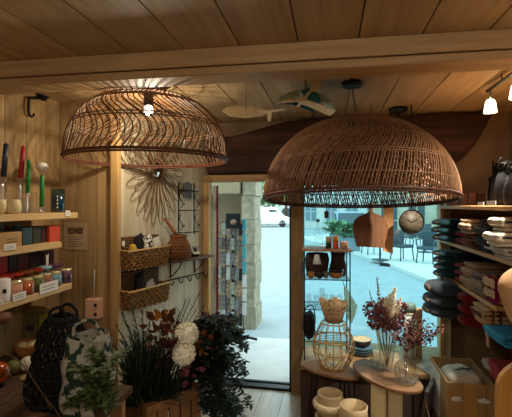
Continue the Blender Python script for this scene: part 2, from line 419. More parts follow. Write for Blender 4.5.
def facade(name, label, X0, X1, Y, H, ops, m, mdark, arches=False, zoff=0, th=.5):
    """a far house front: wall, and every opening a part of its own"""
    base = gp((X0+X1)/2, Y); t = thing(name, label, 'building', base)
    mb = MB(); mb.b2((X0-base.x, 0, -1), (X1-base.x, th, H)); mb.build('wall', m, t)
    for (cx, z0, w, h, arch) in ops:
        o = MB(); pl = [(-w/2, 0), (w/2, 0), (w/2, h)]
        if arch: pl += [(w/2*math.cos(a), h+w/2*math.sin(a)) for a in [PI*k/8 for k in range(1, 8)]]
        pl += [(-w/2, h)]
        Mx = Matrix(((1, 0, 0), (0, 0, -1), (0, 1, 0)))
        o.prism(pl, .08, Mx, (cx-base.x, .03, z0)); f = o.build('archway' if arch else 'window', mdark, t)
        if not arch:
            q = MB(); q.b2((cx-base.x-.03, -.07, z0), (cx-base.x+.03, -.045, z0+h)); q.b2((cx-base.x-w/2, -.07, z0+h*.5), (cx-base.x+w/2, -.045, z0+h*.5+.05)); q.build('glazing_bar', m, f)
    return t
M_fac = mat('pale_render', (206, 204, 196), .9, .05, 1.2)
M_fac2 = mat('stone_front', (176, 168, 148), .9, .14, 1.6, .3)
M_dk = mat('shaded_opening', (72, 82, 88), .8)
facade('arcade_building', 'long pale arcaded building at the far end of the street, behind the white van', -22, 8, 52, 9,
       [(-6.6+k*1.6-7, -.2, 1.25, 1.35, True) for k in range(14)]+[(-12+k*2.6, 4.5, 1.2, 1.8, False) for k in range(8)], M_fac, M_dk)
pA = at(318, 205, 34); 
facade('pale_house', 'pale house with shuttered windows beyond the parked cars, seen over the display rack', pA.x-1.6, pA.x+9, pA.y, 9,
       [(pA.x-.6+k*1.7, .6, .9, 1.5, False) for k in range(6)]+[(pA.x-.6+k*1.7, 3.6, .9, 1.6, False) for k in range(6)], M_fac, mat('blue_grey_shutter', (120, 140, 150), .8))
pB = at(398, 205, 20)
facade('stone_house', 'stone house front with tall openings behind the café chairs, seen past the clock', pB.x-1.1, pB.x+9, pB.y+1.6, 7,
       [(pB.x-.2, -.2, .8, 2.3, False), (pB.x+1.2, -.2, .8, 2.3, False), (pB.x+2.7, -.2, .9, 2.3, False), (pB.x+4.4, -.2, .9, 2.3, False)], M_fac2, M_dk)
def tree(x, y, d, r, label, m):
    p = at(x, y, d); g = gp(p.x, p.y); t = thing('street_tree', label, 'tree', g, 0, None)
    mb = MB(); mb.tube([(0, 0, 0), (.05, 0, p.z-g.z)], [.18, .1], 8); mb.build('trunk', M_stem, t)
    mb = MB()
    for k in range(420):
        v = Vector((R.gauss(0, 1), R.gauss(0, 1), R.gauss(0, 1))); v.normalize(); q = v*r*(.55+.45*R.random()); q.z = q.z*.8+p.z-g.z
        mb.leaf(q, Vector((R.uniform(-1, 1), R.uniform(-1, 1), R.uniform(-1, .5))), Vector((0, 0, 1)), .5*r/1.6, .3*r/1.6)
    mb.build('crown', m, t)
M_tree = mat('tree_green', (132, 168, 112), .8, .2, 3)
tree(268, 190, 42, 2.3, 'light green tree behind the white van, seen through the open door', M_tree)
tree(286, 186, 46, 2.2, 'light green tree right of the van, against the door post', M_tree)

def wheelmb(c, r, w, n=14):
    mb = MB(); Mx = Matrix.Rotation(PI/2, 3, 'X'); mb.lathe([(r*.6, -w/2), (r, -w/2), (r, w/2), (r*.6, w/2)], c, n, M=Mx); return mb
M_tyre = mat('tyre', (40, 42, 44), .8); M_carglass = mat('car_glass', (58, 72, 80), .15, .05)
def car(name, label, p, rz, L, Wd, Hh, prof, win, m, van=False):
    """side profile prism in XZ, width along Y"""
    t = thing(name, label, 'car', p, rz)
    Mx = Matrix(((1, 0, 0), (0, 0, 1), (0, 1, 0)))
    mb = MB(); n = len(prof); V = []
    for yy, k in ((-Wd/2, .96), (-Wd/2+.08, 1), (Wd/2-.08, 1), (Wd/2, .96)):
        for (x, z) in prof: V.append(Vector((x*k, yy if z < Hh*.6 else yy*.86, .25+(z-.25)*(k if z > .4 else 1))))
    Fc = [tuple(range(n)), tuple(3*n+i for i in range(n))]
    for j in range(3):
        for i in range(n): Fc.append((j*n+i, j*n+(i+1) % n, (j+1)*n+(i+1) % n, (j+1)*n+i))
    mb.add(V, Fc, False); mb.build('body', m, t)
    for sd in (-1, 1):
        o = MB()
        pts = [Vector((x, sd*Wd/2*(.885), z)) for x, z in win]
        pts2 = [q+Vector((0, sd*.04, 0)) for q in pts]; k = len(pts)
        o.add(pts+pts2, [tuple(range(k)), tuple(range(k, 2*k))]+[(i, (i+1) % k, k+(i+1) % k, k+i) for i in range(k)], False); o.build('side_window', M_carglass, t)
    for wx in (-L*.31, L*.32):
        for sd in (-1, 1): wheelmb((wx, sd*(Wd/2-.1), .31), .31, .2).build('wheel', M_tyre, t)
    return t
vp, vd = ground(270, 226.5)
vprof = [(-2.1, .3), (2.1, .3), (2.15, .8), (1.55, 1.0), (.95, 1.66), (.6, 1.78), (-2.0, 1.76), (-2.12, .9)]
v = car('white_van', 'white delivery van parked across the street, seen through the open door', gp(vp.x-.3, vp.y), .18, 4.3, 1.8, 1.78, vprof,
        [(.2, 1.08), (1.25, 1.08), (.85, 1.5), (.2, 1.55)], mat('white_van_paint', (232, 234, 234), .35, .02), True)
mb = MB(); mb.add([Vector((1.56, -.7, 1.03)), Vector((1.56, .7, 1.03)), Vector((1.0, .68, 1.65)), Vector((1.0, -.68, 1.65))], [(0, 1, 2, 3)], False); mb.build('windshield', M_carglass, v)
cprof = [(-2.0, .3), (2.0, .3), (2.05, .75), (1.2, .92), (.6, 1.42), (-.9, 1.45), (-1.6, .98), (-2.05, .88)]
cw = [(-1.35, .96), (1.0, .96), (.5, 1.34), (-.85, 1.36)]
c1, _ = ground(311, 223.5)
car('parked_car', 'grey hatchback parked behind the display rack, just right of the door post', gp(c1.x, c1.y), .1, 4.0, 1.75, 1.45, cprof, cw, mat('grey_car_paint', (120, 134, 142), .3, .02))
c2, _ = ground(351, 241)
t = car('parked_car', 'blue grey car facing the shop, behind the potted shrubs and the paddle board', gp(c2.x, c2.y+1.6), -PI/2+.06, 4.0, 1.75, 1.5, cprof, cw, mat('blue_car_paint', (136, 160, 172), .3, .02))
mb = MB(); mb.add([Vector((1.24, -.72, .95)), Vector((1.24, .72, .95)), Vector((.68, .64, 1.4)), Vector((.68, -.64, 1.4))], [(0, 1, 2, 3)], False); mb.build('windshield', M_carglass, t)
# potted shrubs before the cars
def pot_shrub(x, yb, d0, label, h, rr, m):
    p, d = ground(x, yb); g = gp(p.x, p.y, .06)
    t = thing('potted_shrub', label, 'plant', g)
    MB().b2((-.32, -.28, 0), (.32, .28, .5), bev=.02).build('planter', mat('grey_planter', (128, 146, 154), .7), t)
    mb = MB()
    for k in range(260):
        a = R.uniform(0, 2*PI); q = Vector((math.cos(a)*rr*R.random(), math.sin(a)*rr*R.random(), .5+h*R.random()))
        mb.leaf(q, Vector((math.cos(a), math.sin(a), R.uniform(-.2, .9))), Vector((0, 0, 1)), .34, .12)
    mb.build('foliage', m, t)
M_shrub = mat('shrub_green', (96, 148, 100), .7, .2, 4)
pot_shrub(337, 247, 0, 'green potted shrub on the terrace behind the orange jar', .42, .45, M_shrub)
pot_shrub(351, 252, 0, 'green shrub in a grey planter left of the hanging paddle board', .4, .35, M_shrub)
# café chairs and tables
M_chair = mat('grey_cafe_metal', (66, 80, 88), .5)
def cafe_chair(loc, rz, label):
    t = thing('cafe_chair', label, 'chair', loc, rz, 'café chairs on the terrace')
    MB().box((0, 0, .43), (.48, .48, .09), bev=.02).build('seat', M_chair, t)
    mb = MB(); mb.box((0, .22, .68), (.5, .05, .48), bev=.012, tilt=('X', .12)); mb.build('backrest', M_chair, t)
    for sx in (-1, 1):
        MB().tube(spline([(sx*.24, .22, .68), (sx*.26, 0, .67), (sx*.25, -.2, .64), (sx*.22, -.21, .45)], 4), .018, 6).build('armrest', M_chair, t)
        for sy in (-1, 1): MB().tube([(sx*.2, sy*.2, .44), (sx*.24, sy*.24, 0)], .018, 6).build('leg', M_chair, t)
    return t
proto = None
for x, yb, rz, lab in ((402, 262, .5, 'grey café chair on the terrace below the hanging clock'), (428, 265, -.6, 'grey café chair nearest the right window post'),
                       (371, 256, -1.2, 'grey café chair half hidden behind the paddle board'), (413, 246, .2, 'grey café chair farther back, right of the clock'), (433, 247, .9, 'grey café chair farthest back beside the window post')):
    p, d = ground(x, yb); loc = gp(p.x, p.y, .06)
    if proto is None: proto = cafe_chair(loc, rz, lab)
    else: dup(proto, loc, rz, lab)
p, d = ground(380, 262); t = thing('cafe_table', 'round grey café table behind the pale hanging board', 'table', gp(p.x, p.y, .06))
MB().lathe([(.32, .7), (.33, .71), (.32, .73)], n=20).build('tabletop', M_chair, t)
MB().tube([(0, 0, .02), (0, 0, .7)], .03, 8).build('pedestal', M_chair, t); MB().lathe([(.26, 0), (.26, .02), (.04, .05)], n=16).build('base', M_chair, t)
p, d = ground(425, 254); t = thing('cafe_table', 'round grey café table between the two nearer café chairs', 'table', gp(p.x, p.y, .06))
MB().lathe([(.32, .7), (.33, .71), (.32, .73)], n=20).build('tabletop', M_chair, t)
MB().tube([(0, 0, .02), (0, 0, .7)], .03, 8).build('pedestal', M_chair, t); MB().lathe([(.26, 0), (.26, .02), (.04, .05)], n=16).build('base', M_chair, t)

# stone pier of the next house, its wall behind the card racks
pp = at(249.5, 205, 5.5)
mb = MB(); z = -.1; i = 0
while z < 3.2:
    h = R.uniform(.24, .36); w = R.uniform(-.012, .012)
    mb.box((pp.x+w, pp.y+.2, z+h/2), (.18+R.uniform(-.012, .015), .5, h-.003), bev=.008); z += h
o = struct('wall_stone_pier', mb, M_stone)
q = at(228, 205, 5.7)
mb = MB(); mb.b2((q.x-1.6, q.y+.12, -.1), (pp.x-.1, q.y+.4, 3.2)); struct('wall_neighbour', mb, mat('tan_wall', (128, 112, 88), .9, .1, 3))
mb = MB(); a = at(216, 194, 5.55); b = at(243, 184, 5.55); mb.b2((a.x-.5, a.y-.1, a.z), (b.x-.02, a.y+.12, b.z+.2), bev=.01)
struct('trim_neighbour_lintel', mb, mat('pale_lintel', (150, 134, 106), .9, .08, 4))

# postcard racks
CARDC = [mat('card_'+n, c, .5, .35, 26, c2=c2) for n, c, c2 in (('blue', (96, 130, 150), (210, 214, 210)), ('dark', (60, 58, 60), (128, 120, 110)), ('tan', (196, 164, 128), (110, 84, 66)),
         ('grey', (150, 156, 158), (84, 88, 92)), ('pink', (190, 140, 132), (120, 110, 112)), ('white', (220, 222, 220), (180, 184, 184)), ('green', (110, 132, 112), (190, 190, 176)))]
M_teal_card = mat('card_teal', (70, 166, 176), .5, .12, 30); M_blackcard = mat('card_black', (24, 22, 24), .4, .1, 20)
c = at(230, 205, 4.62); rb = gp(c.x, c.y, 0.0)
rk = thing('postcard_rack', 'tall black revolving postcard rack just outside the door, beside the stone pier', 'rack', rb)
MB().tube([(0, .14, .05), (0, .14, 1.5)], .018, 8).build('pole', M_black, rk)
for k in range(5):
    a = 2*PI*k/5+.5; MB().tube(spline([(0, .14, .1), (.14*math.cos(a), .14+.14*math.sin(a), .08), (.30*math.cos(a), .14+.30*math.sin(a), .03)], 3), .016, 6).build('foot', M_black, rk)
specs = [('in the column nearest the red door edge', 216.5, 225.8, 218, 4.72, .25), ('in the middle column', 226.2, 235, 215, 4.63, .08), ('in the dark column next to the stone pier', 235.4, 243.6, 222, 4.56, -.1)]
for ri, (where, x0, x1, yt, d, rot) in enumerate(specs):
    c = at((x0+x1)/2, 205, d); w = (x1-x0)*d/F; zt = at(0, yt, d).z-rb.z; base = Vector((c.x, c.y, rb.z)); Mz = Matrix.Rotation(rot, 3, 'Z'); o = base-rb
    fr = MB(); Q = lambda x, y, z: o+Mz@Vector((x, y, z))
    for sx in (-w/2, w/2): fr.tube([Q(sx, 0, .25), Q(sx, 0, zt)], .005, 5)
    z = .25
    while z < zt+.01:
        fr.tube([Q(-w/2, 0, z), Q(w/2, 0, z)], .004, 5); z += .17
    for z in (.3, zt-.05): fr.tube([Q(0, 0, z), Vector((0, .14, z))], .005, 5)
    fr.build('wire_column', M_black, rk)
    z = .36
    while z < zt-.05:
        for cx in (-w*.25, w*.25):
            m = R.choice(CARDC) if ri < 2 else R.choice([CARDC[1], CARDC[3], CARDC[1], CARDC[2], M_blackcard])
            mb = MB(); mb.box((0, 0, 0), (w*.43, .006, .135), tilt=('X', -.14))
            pc = mb.build('postcard', m, None, base+Mz@Vector((cx, -.025, z)), rot)
            tag(pc, 'printed postcard '+where+' of the outdoor rack', 'postcard', 'postcards '+where)
        z += .17
for k, (yy, hgt) in enumerate([(219+i*14, 12) for i in range(7)]):
    p = at(244.4, yy+hgt/2, 4.5); mb = MB(); mb.box((0, 0, 0), (.045, .012, hgt*4.5/F))
    o = mb.build('card', M_teal_card if k < 4 else CARDC[5], None, p, -.3)
    tag(o, ('teal' if k < 4 else 'white')+' card in the narrow edge pockets beside the stone pier', 'card', ('teal' if k < 4 else 'white')+' cards at the rack edge')
p = at(233.5, 221, 4.5); mb = MB(); mb.box((0, 0, 0), (.16, .012, .17)); t = tag(mb.build('poster', M_blackcard, None, p, .05), 'black poster with a pale motif topping the card racks', 'poster')
mb = MB(); mb.ball((0, -.008, -.01), (.035, .004, .03), 10, lump=.5); mb.build('motif', CARDC[2], t)

# ------------------------------------------------------------------ rattan pendants
def dome_pt(Rr, H, pr, pz, ph): return Rr*max(math.cos(ph), 0)**(2/pr), H*math.sin(ph)**(2/pz)
def pendant(label, c, Rr, H, pr, pz, kind, tilt, canopy_at, mats, lit):
    t = thing('pendant_lamp', label, 'lamp', c)
    t.rotation_euler[0] = tilt
    mb = MB()
    def strand(th0, f, ph0, ph1, r, n=26, dr=0):
        P = []
        for i in range(n+1):
            ph = ph0+(ph1-ph0)*i/n; rr, zz = dome_pt(Rr-dr, H-dr, pr, pz, ph); th = th0+f(ph/(PI/2))
            P.append((rr*math.cos(th), rr*math.sin(th), zz))
        mb.tube(P, r, 4)
    if kind == 'open':
        n = 76
        for k in range(n):
            j = R.uniform(-.012, .012); base = 2*PI*k/n+j
            f = lambda s: .17*math.sin(2*PI*s*1.15+.5)+.04*math.sin(9*s)
            strand(base, f, 0, PI/2*.9, .0038)
            if k % 4 == 0: strand(base+.022, f, 0, PI/2*.9, .0026)
        for k in range(20):
            base = 2*PI*k/20+R.uniform(-.05, .05)
            strand(base, lambda s: -.28*s+.1*math.sin(6*s+base), .0, PI/2*R.uniform(.6, .9), .0022, dr=.012)
        rings = [(.28, .004), (.31, .0035), (.56, .004), (.59, .0035), (.75, .0035), (.9, .005)]
    else:
        n = 200
        for k in range(n):
            base = 2*PI*k/n+R.uniform(-.008, .008)
            strand(base, lambda s: (.42*s if s < .25 else .105+.19*math.sin(6.0*(s-.25))), 0, PI/2*.94, .0042)
            strand(base+.012, lambda s: (.105+.17*math.sin(6.3*(s-.25))+.012*math.sin(17*s)), PI/2*.23, PI/2*.94, .0040, n=20, dr=.006)
            if k % 4 != 3: strand(base+.006, lambda s: (-.3*s if s < .25 else -.075+.10*math.sin(5*(s-.25))), 0, PI/2*.94, .0034, n=20, dr=.012)
        rings = [(.1, .004), (.24, .005), (.26, .004), (.42, .0035), (.6, .0035), (.78, .004), (.94, .005)]
    for s, r in rings:
        rr, zz = dome_pt(Rr, H, pr, pz, s*PI/2); mb.tube(circle(rr, 72, zz), r, 5, closed=True)
    sh = mb.build('lamp_shade', mats[0], t)
    cr0, cz0 = dome_pt(Rr, H, pr, pz, PI/2*.93)
    cap = MB(); cap.lathe([(cr0*1.15, cz0-.004), (cr0*.9, cz0+.004), (.03, cz0+.008), (.028, cz0+.003), (cr0*.9, cz0-.002)], n=36, cap0=False, cap1=False); cap.build('light_block_cap', mats[0], sh)  # added disc over the dome top, keeps bulb light off the ceiling
    rim = MB(); rim.tube(circle(Rr+.002, 96, .006), .0085, 6, closed=True); rim.tube(circle(Rr-.004, 96, -.008), .006, 6, closed=True); rim.build('rim', mats[1], sh)
    zt = dome_pt(Rr, H, pr, pz, PI/2*.94)[1]
    Mi = Matrix.Rotation(-tilt, 3, 'X')
    ca = Mi @ (Vector(canopy_at)-Vector(c))
    MB().lathe([(.02, -.05), (.03, -.04), (.03, .02), (.014, .05)], (0, 0, zt-.02), 14).build('socket', M_blk, t)
    MB().tube(spline([(0, 0, zt), (0, 0, zt+.02), ca-Vector((0, 0, .02)), ca], 4), .004, 6).build('cord', M_blk, t)
    MB().lathe([(.052, -.028), (.06, -.022), (.06, -.001)], ca, 20, M=Mi).build('canopy', M_blk, t)
    bz = zt-(.095 if lit else .14)
    MB().lathe([(.012, .05), (.02, .03), (.03, 0), (.022, -.024), (.004, -.032)], (0, 0, bz), 12).build('bulb', M_bulb if lit else M_glass, t)
    return t, bz
cl = at(148.5, 160, 2.5); cl.z = CAMZ+.285
tl, bzl = pendant('open weave rattan dome lamp with a dark rim, lit, on the left', cl, .487, .405, 2.7, 2.2, 'open', 0, (cl.x, cl.y, ZC), (M_rattan, M_rattan_dk), True)
cr = at(357, 199.5, 2.44)
can = onZ(355, 78, ZC)
tr_, bzr = pendant('densely woven russet rattan dome lamp hanging before the window', cr, .568, .50, 2.05, 2.1, 'dense', -math.radians(4.6), (cr.x-.03, cr.y, ZC), (M_rattan_r, M_rattan_dk), False)
p = onZ(398, 108, ZC); t = thing('ceiling_rose', 'black ceiling rose with a short cord behind the russet lamp', 'ceiling rose', p)
MB().lathe([(.055, -.035), (.07, -.028), (.07, -.001)], n=20).build('cover', M_blk, t); MB().tube([(0, 0, -.07), (0, 0, -.03)], .006, 6).build('cord', M_blk, t)

# bird mobiles under the ceiling
def mobile(label, d, wings, strip, head, mcol, mstrip, hang):
    o = at(hang[0], hang[1], d); t = thing('bird_mobile', label, 'mobile', o)
    def sheet(pts, th, dd=0):
        P = [at(x, y, d+dd+k)-o for x, y, k in pts]; n = len(P); b = [q+FW*th for q in P]
        return MB().add(P+b, [tuple(range(n)), tuple(range(2*n-1, n-1, -1))]+[(i, (i+1) % n, n+(i+1) % n, n+i) for i in range(n)], False)
    for nm, pts, m, dd in wings: sheet(pts, .006, dd).build(nm, m, t)
    sheet(strip, .012, -.012).build('body', mstrip, t)
    if head: sheet(head, .012, -.02).build('head', mstrip, t)
    MB().tube([(0, 0, 0), (0, 0, ZC-o.z)], .0015, 4).build('thread', M_blk, t)
M_teal = mat('teal_paint', (76, 160, 166), .6, .15, 60); M_tealdk = mat('dark_teal_paint', (26, 82, 98), .6, .1, 60)
M_teal_st = stripes('teal_pale_stripes', [(0, (104, 176, 172)), (.5, (220, 210, 176))], axis=2, period=.016, rough=.6)
M_pale = mat('pale_wood_paint', (234, 218, 178), .6, .08, 30)
arc = [(274, 104, 0), (280, 97, .05), (289, 92, .1), (299, 88, .12), (308, 87.5, .12), (316, 91, .1), (324, 95.5, .1), (331, 103, .05), (336, 110, 0)]
mobile('teal and white painted bird mobile hung under the ceiling planks', 2.38,
       [('wing', [(274, 104, 0), (280, 97, .05), (289, 92, .08), (300, 90, .1), (299, 97, .06), (288, 98, .03)], M_teal_st, 0),
        ('wing', [(300, 90, .1), (308, 88, .1), (316, 91, .1), (322, 100, .05), (318, 105, .02), (307, 99, .04)], M_teal, 0),
        ('wing', [(316, 91, .1), (324, 95.5, .1), (332, 103, .05), (336, 111, 0), (326, 108, 0), (321, 99, .05)], M_teal_st, .002),
        ('wing', [(276, 103.5, 0), (290, 98, .03), (304, 99, .03), (320, 104, .02), (336, 111, 0), (330, 116, 0), (312, 108, 0), (296, 102, 0), (284, 103, 0)], M_pale, -.004),
        ('wing', [(278, 104, 0), (290, 101, .03), (304, 103, .02), (319, 114.5, 0), (306, 109, 0), (292, 104.5, 0)], M_tealdk, .001)],
       [(296, 106.5, 0), (299, 107, 0), (313, 90, .06), (311, 88.5, .06)], [(310, 90, .06), (314, 82, .06), (321, 79, .06), (323, 85, .06), (316, 92, .06)], None, M_pale, (305, 90))
mobile('pale oval winged bird mobile hung under the ceiling between the two lamps', 2.45,
       [('wing', [(222, 111, 0), (226, 107.5, .06), (238, 105.5, .1), (252, 106, .1), (264, 109, .06), (270, 112, 0), (262, 116, -.04), (246, 118, -.06), (230, 116.5, -.05)], M_pale, 0)],
       [(258, 111.5, 0), (284, 108.5, 0), (285, 110, 0), (260, 114, 0)], [(267, 112, 0), (272, 112, 0), (271, 121, 0), (268, 121.5, 0)], None, mat('bleached_wood', (226, 208, 170), .6, .05, 30), (246, 111))

# track light
p0 = onZ(487, 91, ZC-.04); p1 = onZ(530, 62, ZC-.04); dr = (p1-p0).normalized(); p1 = p0+dr*1.9
t = thing('track_light', 'chrome track light with glowing frosted shades at the upper right', 'light', p0)
MB().tube([(0, 0, 0), p1-p0], .011, 8).build('rail', mat('chrome', (170, 160, 146), .25, .05, 30, 0, .9), t)
spots = []
for k, s in enumerate((.05, .38, .9, 1.4)):
    q = dr*s; hd = MB(); hd.tube([q, q+Vector((0, 0, -.07))], .007, 6); h = hd.build('spot_arm', MATS['chrome'], t)
    MB().lathe([(.02, 0), (.028, -.015), (.037, -.078), (.033, -.078), (.022, -.012)], q+Vector((0, 0, -.068)), 18, False, False).build('glass_shade', M_spotglow, h)
    spots.append(p0+q+Vector((0, 0, -.16)))
for s in (.2, 1.5): MB().tube([dr*s, dr*s+Vector((0, 0, .04))], .006, 6).build('mount', MATS['chrome'], t)

# ------------------------------------------------------------------ left wall: shelves, candles
KS = 1.71
XF = -1.607
def big(o, k=KS): o.scale = (k, k, k); return o
def wall_shelf(label, y1, ztop, th=.036):
    t = thing('wall_shelf', label, 'shelf', (XW, .2, ztop), 0, 'pine shelves on the left wall')
    MB().b2((0.001, -1.0, -th), (XF-XW, y1-.2, 0), bev=.003).build('board', M_shelf, t)
    return t
S1, S2, S3 = 1.602, 1.428, 1.157
s1 = wall_shelf('uppermost pine shelf on the left wall, holding taper candles', 2.34, S1)
s2 = wall_shelf('middle pine shelf on the left wall, holding small boxes', 2.18, S2)
s3 = wall_shelf('lowest pine shelf on the left wall, holding candle jars', 2.28, S3)
def price(shelf, x0, x1, y0, y1, ztop):
    a = onX(x0, y0, XF+.004); b = onX(x1, y1, XF+.004); y_ = shelf.location.y
    zc = (onX((x0+x1)/2, (y0+y1)/2, XF+.004)).z; h = abs(y1-y0)*dep((a+b)/2)/F
    o = MB().b2((XF+.001-XW, a.y-y_, zc-ztop-h/2), (XF+.005-XW, b.y-y_, zc-ztop+h/2)).build('price_label', M_white, shelf)
    ink = MB()
    for k in range(2): ink.b2((XF+.0052-XW, a.y-y_+(b.y-a.y)*.12, zc-ztop+h*(.12-.3*k)), (XF+.0058-XW, b.y-y_-(b.y-a.y)*.2, zc-ztop+h*(.18-.3*k)))
    ink.build('print', M_ink, o)
price(s1, 65.5, 70, 210.5, 216, S1); price(s2, 4, 16, 244, 250, S2); price(s3, 13, 26, 292.5, 300, S3); price(s3, 40, 58, 282, 292, S3); price(s3, -2, 3, 300, 305, S3)
MB().b2((.002, 1.78, .0), (.05, 1.82, S1-S2-.037), bev=.001).build('bracket', M_shelf, s2)

def on_shelf(x, X0, z):
    p = onX(x, 205, X0); p.z = z; return p, dep(p)
M_wax = {n: mat('wax_'+n, c, .45, .05, 20, spec=.4) for n, c in (('navy', (34, 48, 66)), ('red', (170, 30, 42)), ('green', (36, 128, 50)), ('cream', (222, 200, 146)), ('white', (224, 216, 204)),
        ('peach', (230, 160, 122)), ('orange', (222, 104, 44)), ('moss', (96, 110, 44)), ('brown', (176, 98, 46)), ('sky', (130, 178, 190)), ('plum', (96, 44, 92)), ('scarlet', (204, 66, 42)))}
def holder(loc, h, r, label):
    r *= KS
    prof = [(r*1.0, 0), (r*1.05, .004), (r*.55, h*.18), (r*.9, h*.36), (r*.5, h*.5), (r*.85, h*.68), (r*.5, h*.82), (r*.75, h-.002), (r*.6, h)]
    o = MB().lathe(prof, n=14).build('candle_holder', M_cut, None, loc); return tag(o, label, 'candle holder')
def taper(label, x, yt, yb, X0, tilt, m, w=7):
    p, d = on_shelf(x, X0, S1); hb = (205-yb)*d/F+CAMZ-S1; L = (yb-yt)*d/F
    holder(p, hb, .013, 'clear glass holder under the '+label.split(',')[0])
    t = thing('taper_candle', label, 'candle', p+Vector((0, 0, hb)))
    ax = Vector((0, tilt, 1))
    MB().tube([(0, 0, 0), ax*L*.96, ax*L], [w*d/F/2, w*d/F/2*.9, w*d/F/4], 12).build('wax', m, t)
    MB().tube([ax*L, ax*(L+.01)], .0013, 5).build('wick', M_blk, t)
taper('dark navy taper candle, leftmost on the top shelf', 3.5, 143, 177, -1.7442, .1, M_wax['navy'], 5.5)
taper('red taper candle beside the navy taper candle', 20.5, 146, 178, -1.7442, .12, M_wax['red'], 5)
taper('slim green taper candle right of the red taper candle', 27.5, 160, 193, -1.7100, .06, M_wax['green'], 4.2)
taper('lower green taper candle below the white ball candle', 41.5, 175, 207, -1.6672, .03, M_wax['green'], 4.2)
p, d = on_shelf(42, -1.7955, S1); hb = (205-172)*d/F+CAMZ-S1
holder(p, hb, .014, 'tall clear glass stem holder under the white ball candle')
o = big(MB().ball((0, 0, .019), (.022, .022, .0185), 16).build('ball_candle', M_wax['white'], None, p+Vector((0, 0, hb)))); tag(o, 'white ball candle on a tall glass stem on the top shelf', 'candle')
for x, X0, lab in ((-1, -1.6844, 'cream ribbed round candle pot at the left edge of the top shelf'), (13, -1.6502, 'cream ribbed round candle pot under the red taper candle')):
    p, d = on_shelf(x, X0, S1)
    t = big(thing('candle_pot', lab, 'candle', p)); MB().lathe([(.016, 0), (.022, .008), (.024, .024), (.02, .042), (.018, .045)], n=20, wob=.0008).build('pot', M_wax['cream'], t)
    MB().tube([(0, 0, .045), (0, 0, .051)], .001, 5).build('wick', M_blk, t)
p, d = on_shelf(34, -1.8126, S1); o = MB().lathe([(.011, 0), (.011, .075), (.0095, .075), (.0095, .003)], n=14, cap1=False).build('glass_tube', M_glass, None, p); big(o); tag(o, 'narrow clear glass tumbler between the two green tapers', 'glass')
p, d = on_shelf(58, -1.7100, S1)
t = thing('candle_jar', 'blue grey glass candle jar with pale printed mark, at the top shelf end', 'candle', p); big(t)
MB().lathe([(.023, 0), (.0245, .003), (.0245, .088), (.0225, .088), (.0225, .004)], n=20, cap1=False).build('jar', M_teal_glass, t)
MB().lathe([(.0215, .005), (.0215, .068)], n=18).build('wax', mat('wax_petrol', (50, 100, 116), .5), t)
mk = MB()
for k in range(4): mk.box((.0246*math.cos(-1.0), .0246*math.sin(-1.0), .02+k*.013), (.004, .004, .006), rz=-1.0+PI/2)
mk.build('printed_mark', M_white, t)

# middle shelf: boxes and jars
def sbox(name, lab, x0, x1, yt, X0, z, dx, m, cat='box', group=None):
    a, d = on_shelf(x0, X0, z); b, d2 = on_shelf(x1, X0, z); h = CAMZ-(yt-205)*(d+d2)/2/F-z
    dx *= KS; o = MB().b2((-dx, 0, 0), (0, b.y-a.y, h), bev=.0025).build(name, m, None, a); return tag(o, lab, cat, group)
def cbox(n, c): return mat('carton_'+n, c, .6, .06, 30)
o = sbox('kraft_box', 'kraft carton with a printed line lying on the middle shelf', -3, 22, 232.5, -1.6330, S2, .05, M_kraft)
pr = MB()
for k in range(4): pr.box((.001, .07+.018*k, .045), (.001, .009, .005))
pr.box((.001, .1, .03), (.001, .07, .003)); pr.build('printed_line', M_ink, o)
sbox('candle_carton', 'dark teal carton beside the kraft carton on the middle shelf', 22.8, 32.5, 227, -1.6502, S2, .045, cbox('teal', (44, 66, 72)))
sbox('candle_carton', 'dark olive carton right of the dark teal carton', 33, 41, 226.5, -1.6587, S2, .045, cbox('olive', (52, 50, 28)))
sbox('candle_carton', 'maroon carton left of the red orange carton on the middle shelf', 41.5, 49, 226, -1.6672, S2, .045, cbox('maroon', (66, 26, 22)))
sbox('candle_carton', 'red orange carton at the end of the middle shelf', 49.5, 60, 225.5, -1.6502, S2, .045, cbox('scarlet', (196, 66, 32)))
for x, m, lab in ((1, 'sky', 'blue grey lidded tin behind the kraft carton, at the left edge'), (8, 'brown', 'brown lidded tin behind the kraft carton'), (16, 'sky', 'blue grey lidded tin behind the kraft carton, nearest the dark teal carton')):
    p, d = on_shelf(x, -1.8382, S2); o = MB().lathe([(.0145, 0), (.0145, .062), (.015, .062), (.015, .072)], n=16).build('candle_tin', M_wax[m], None, p); big(o, 1.4); tag(o, lab, 'tin')
# lowest shelf: back row of cartons, jars in two rows
sbox('candle_carton', 'bright red carton at the back of the lowest shelf, at the left edge', -4, 8, 254, -1.8297, S3, .05, cbox('red', (180, 34, 28)))
sbox('candle_carton', 'dark brown carton at the back of the lowest shelf', 9, 18, 252.5, -1.8382, S3, .045, cbox('cocoa', (48, 24, 20)))
sbox('candle_carton', 'brick red carton at the back of the lowest shelf', 18.5, 29, 252, -1.8382, S3, .045, cbox('brick', (104, 40, 28)))
sbox('candle_carton', 'black carton at the back of the lowest shelf', 29.5, 42, 251, -1.8382, S3, .045, cbox('black', (30, 18, 18)))
sbox('candle_carton', 'dark plum carton at the back end of the lowest shelf', 43, 54, 250.5, -1.8468, S3, .04, cbox('plum', (50, 26, 36)))
p = onX(47, 255, -1.7955)
t = thing('cat_tag', 'white cat shaped tag standing among the dark cartons', 'tag', (p.x, p.y, S3)); big(t)
MB().prism([(-.006, 0), (.006, 0), (.006, .085), (.008, .105), (.004, .099), (-.004, .099), (-.008, .105), (-.006, .085)], .002, Matrix(((0, 0, 1), (1, 0, 0), (0, 1, 0)))).build('figure', M_white, t)
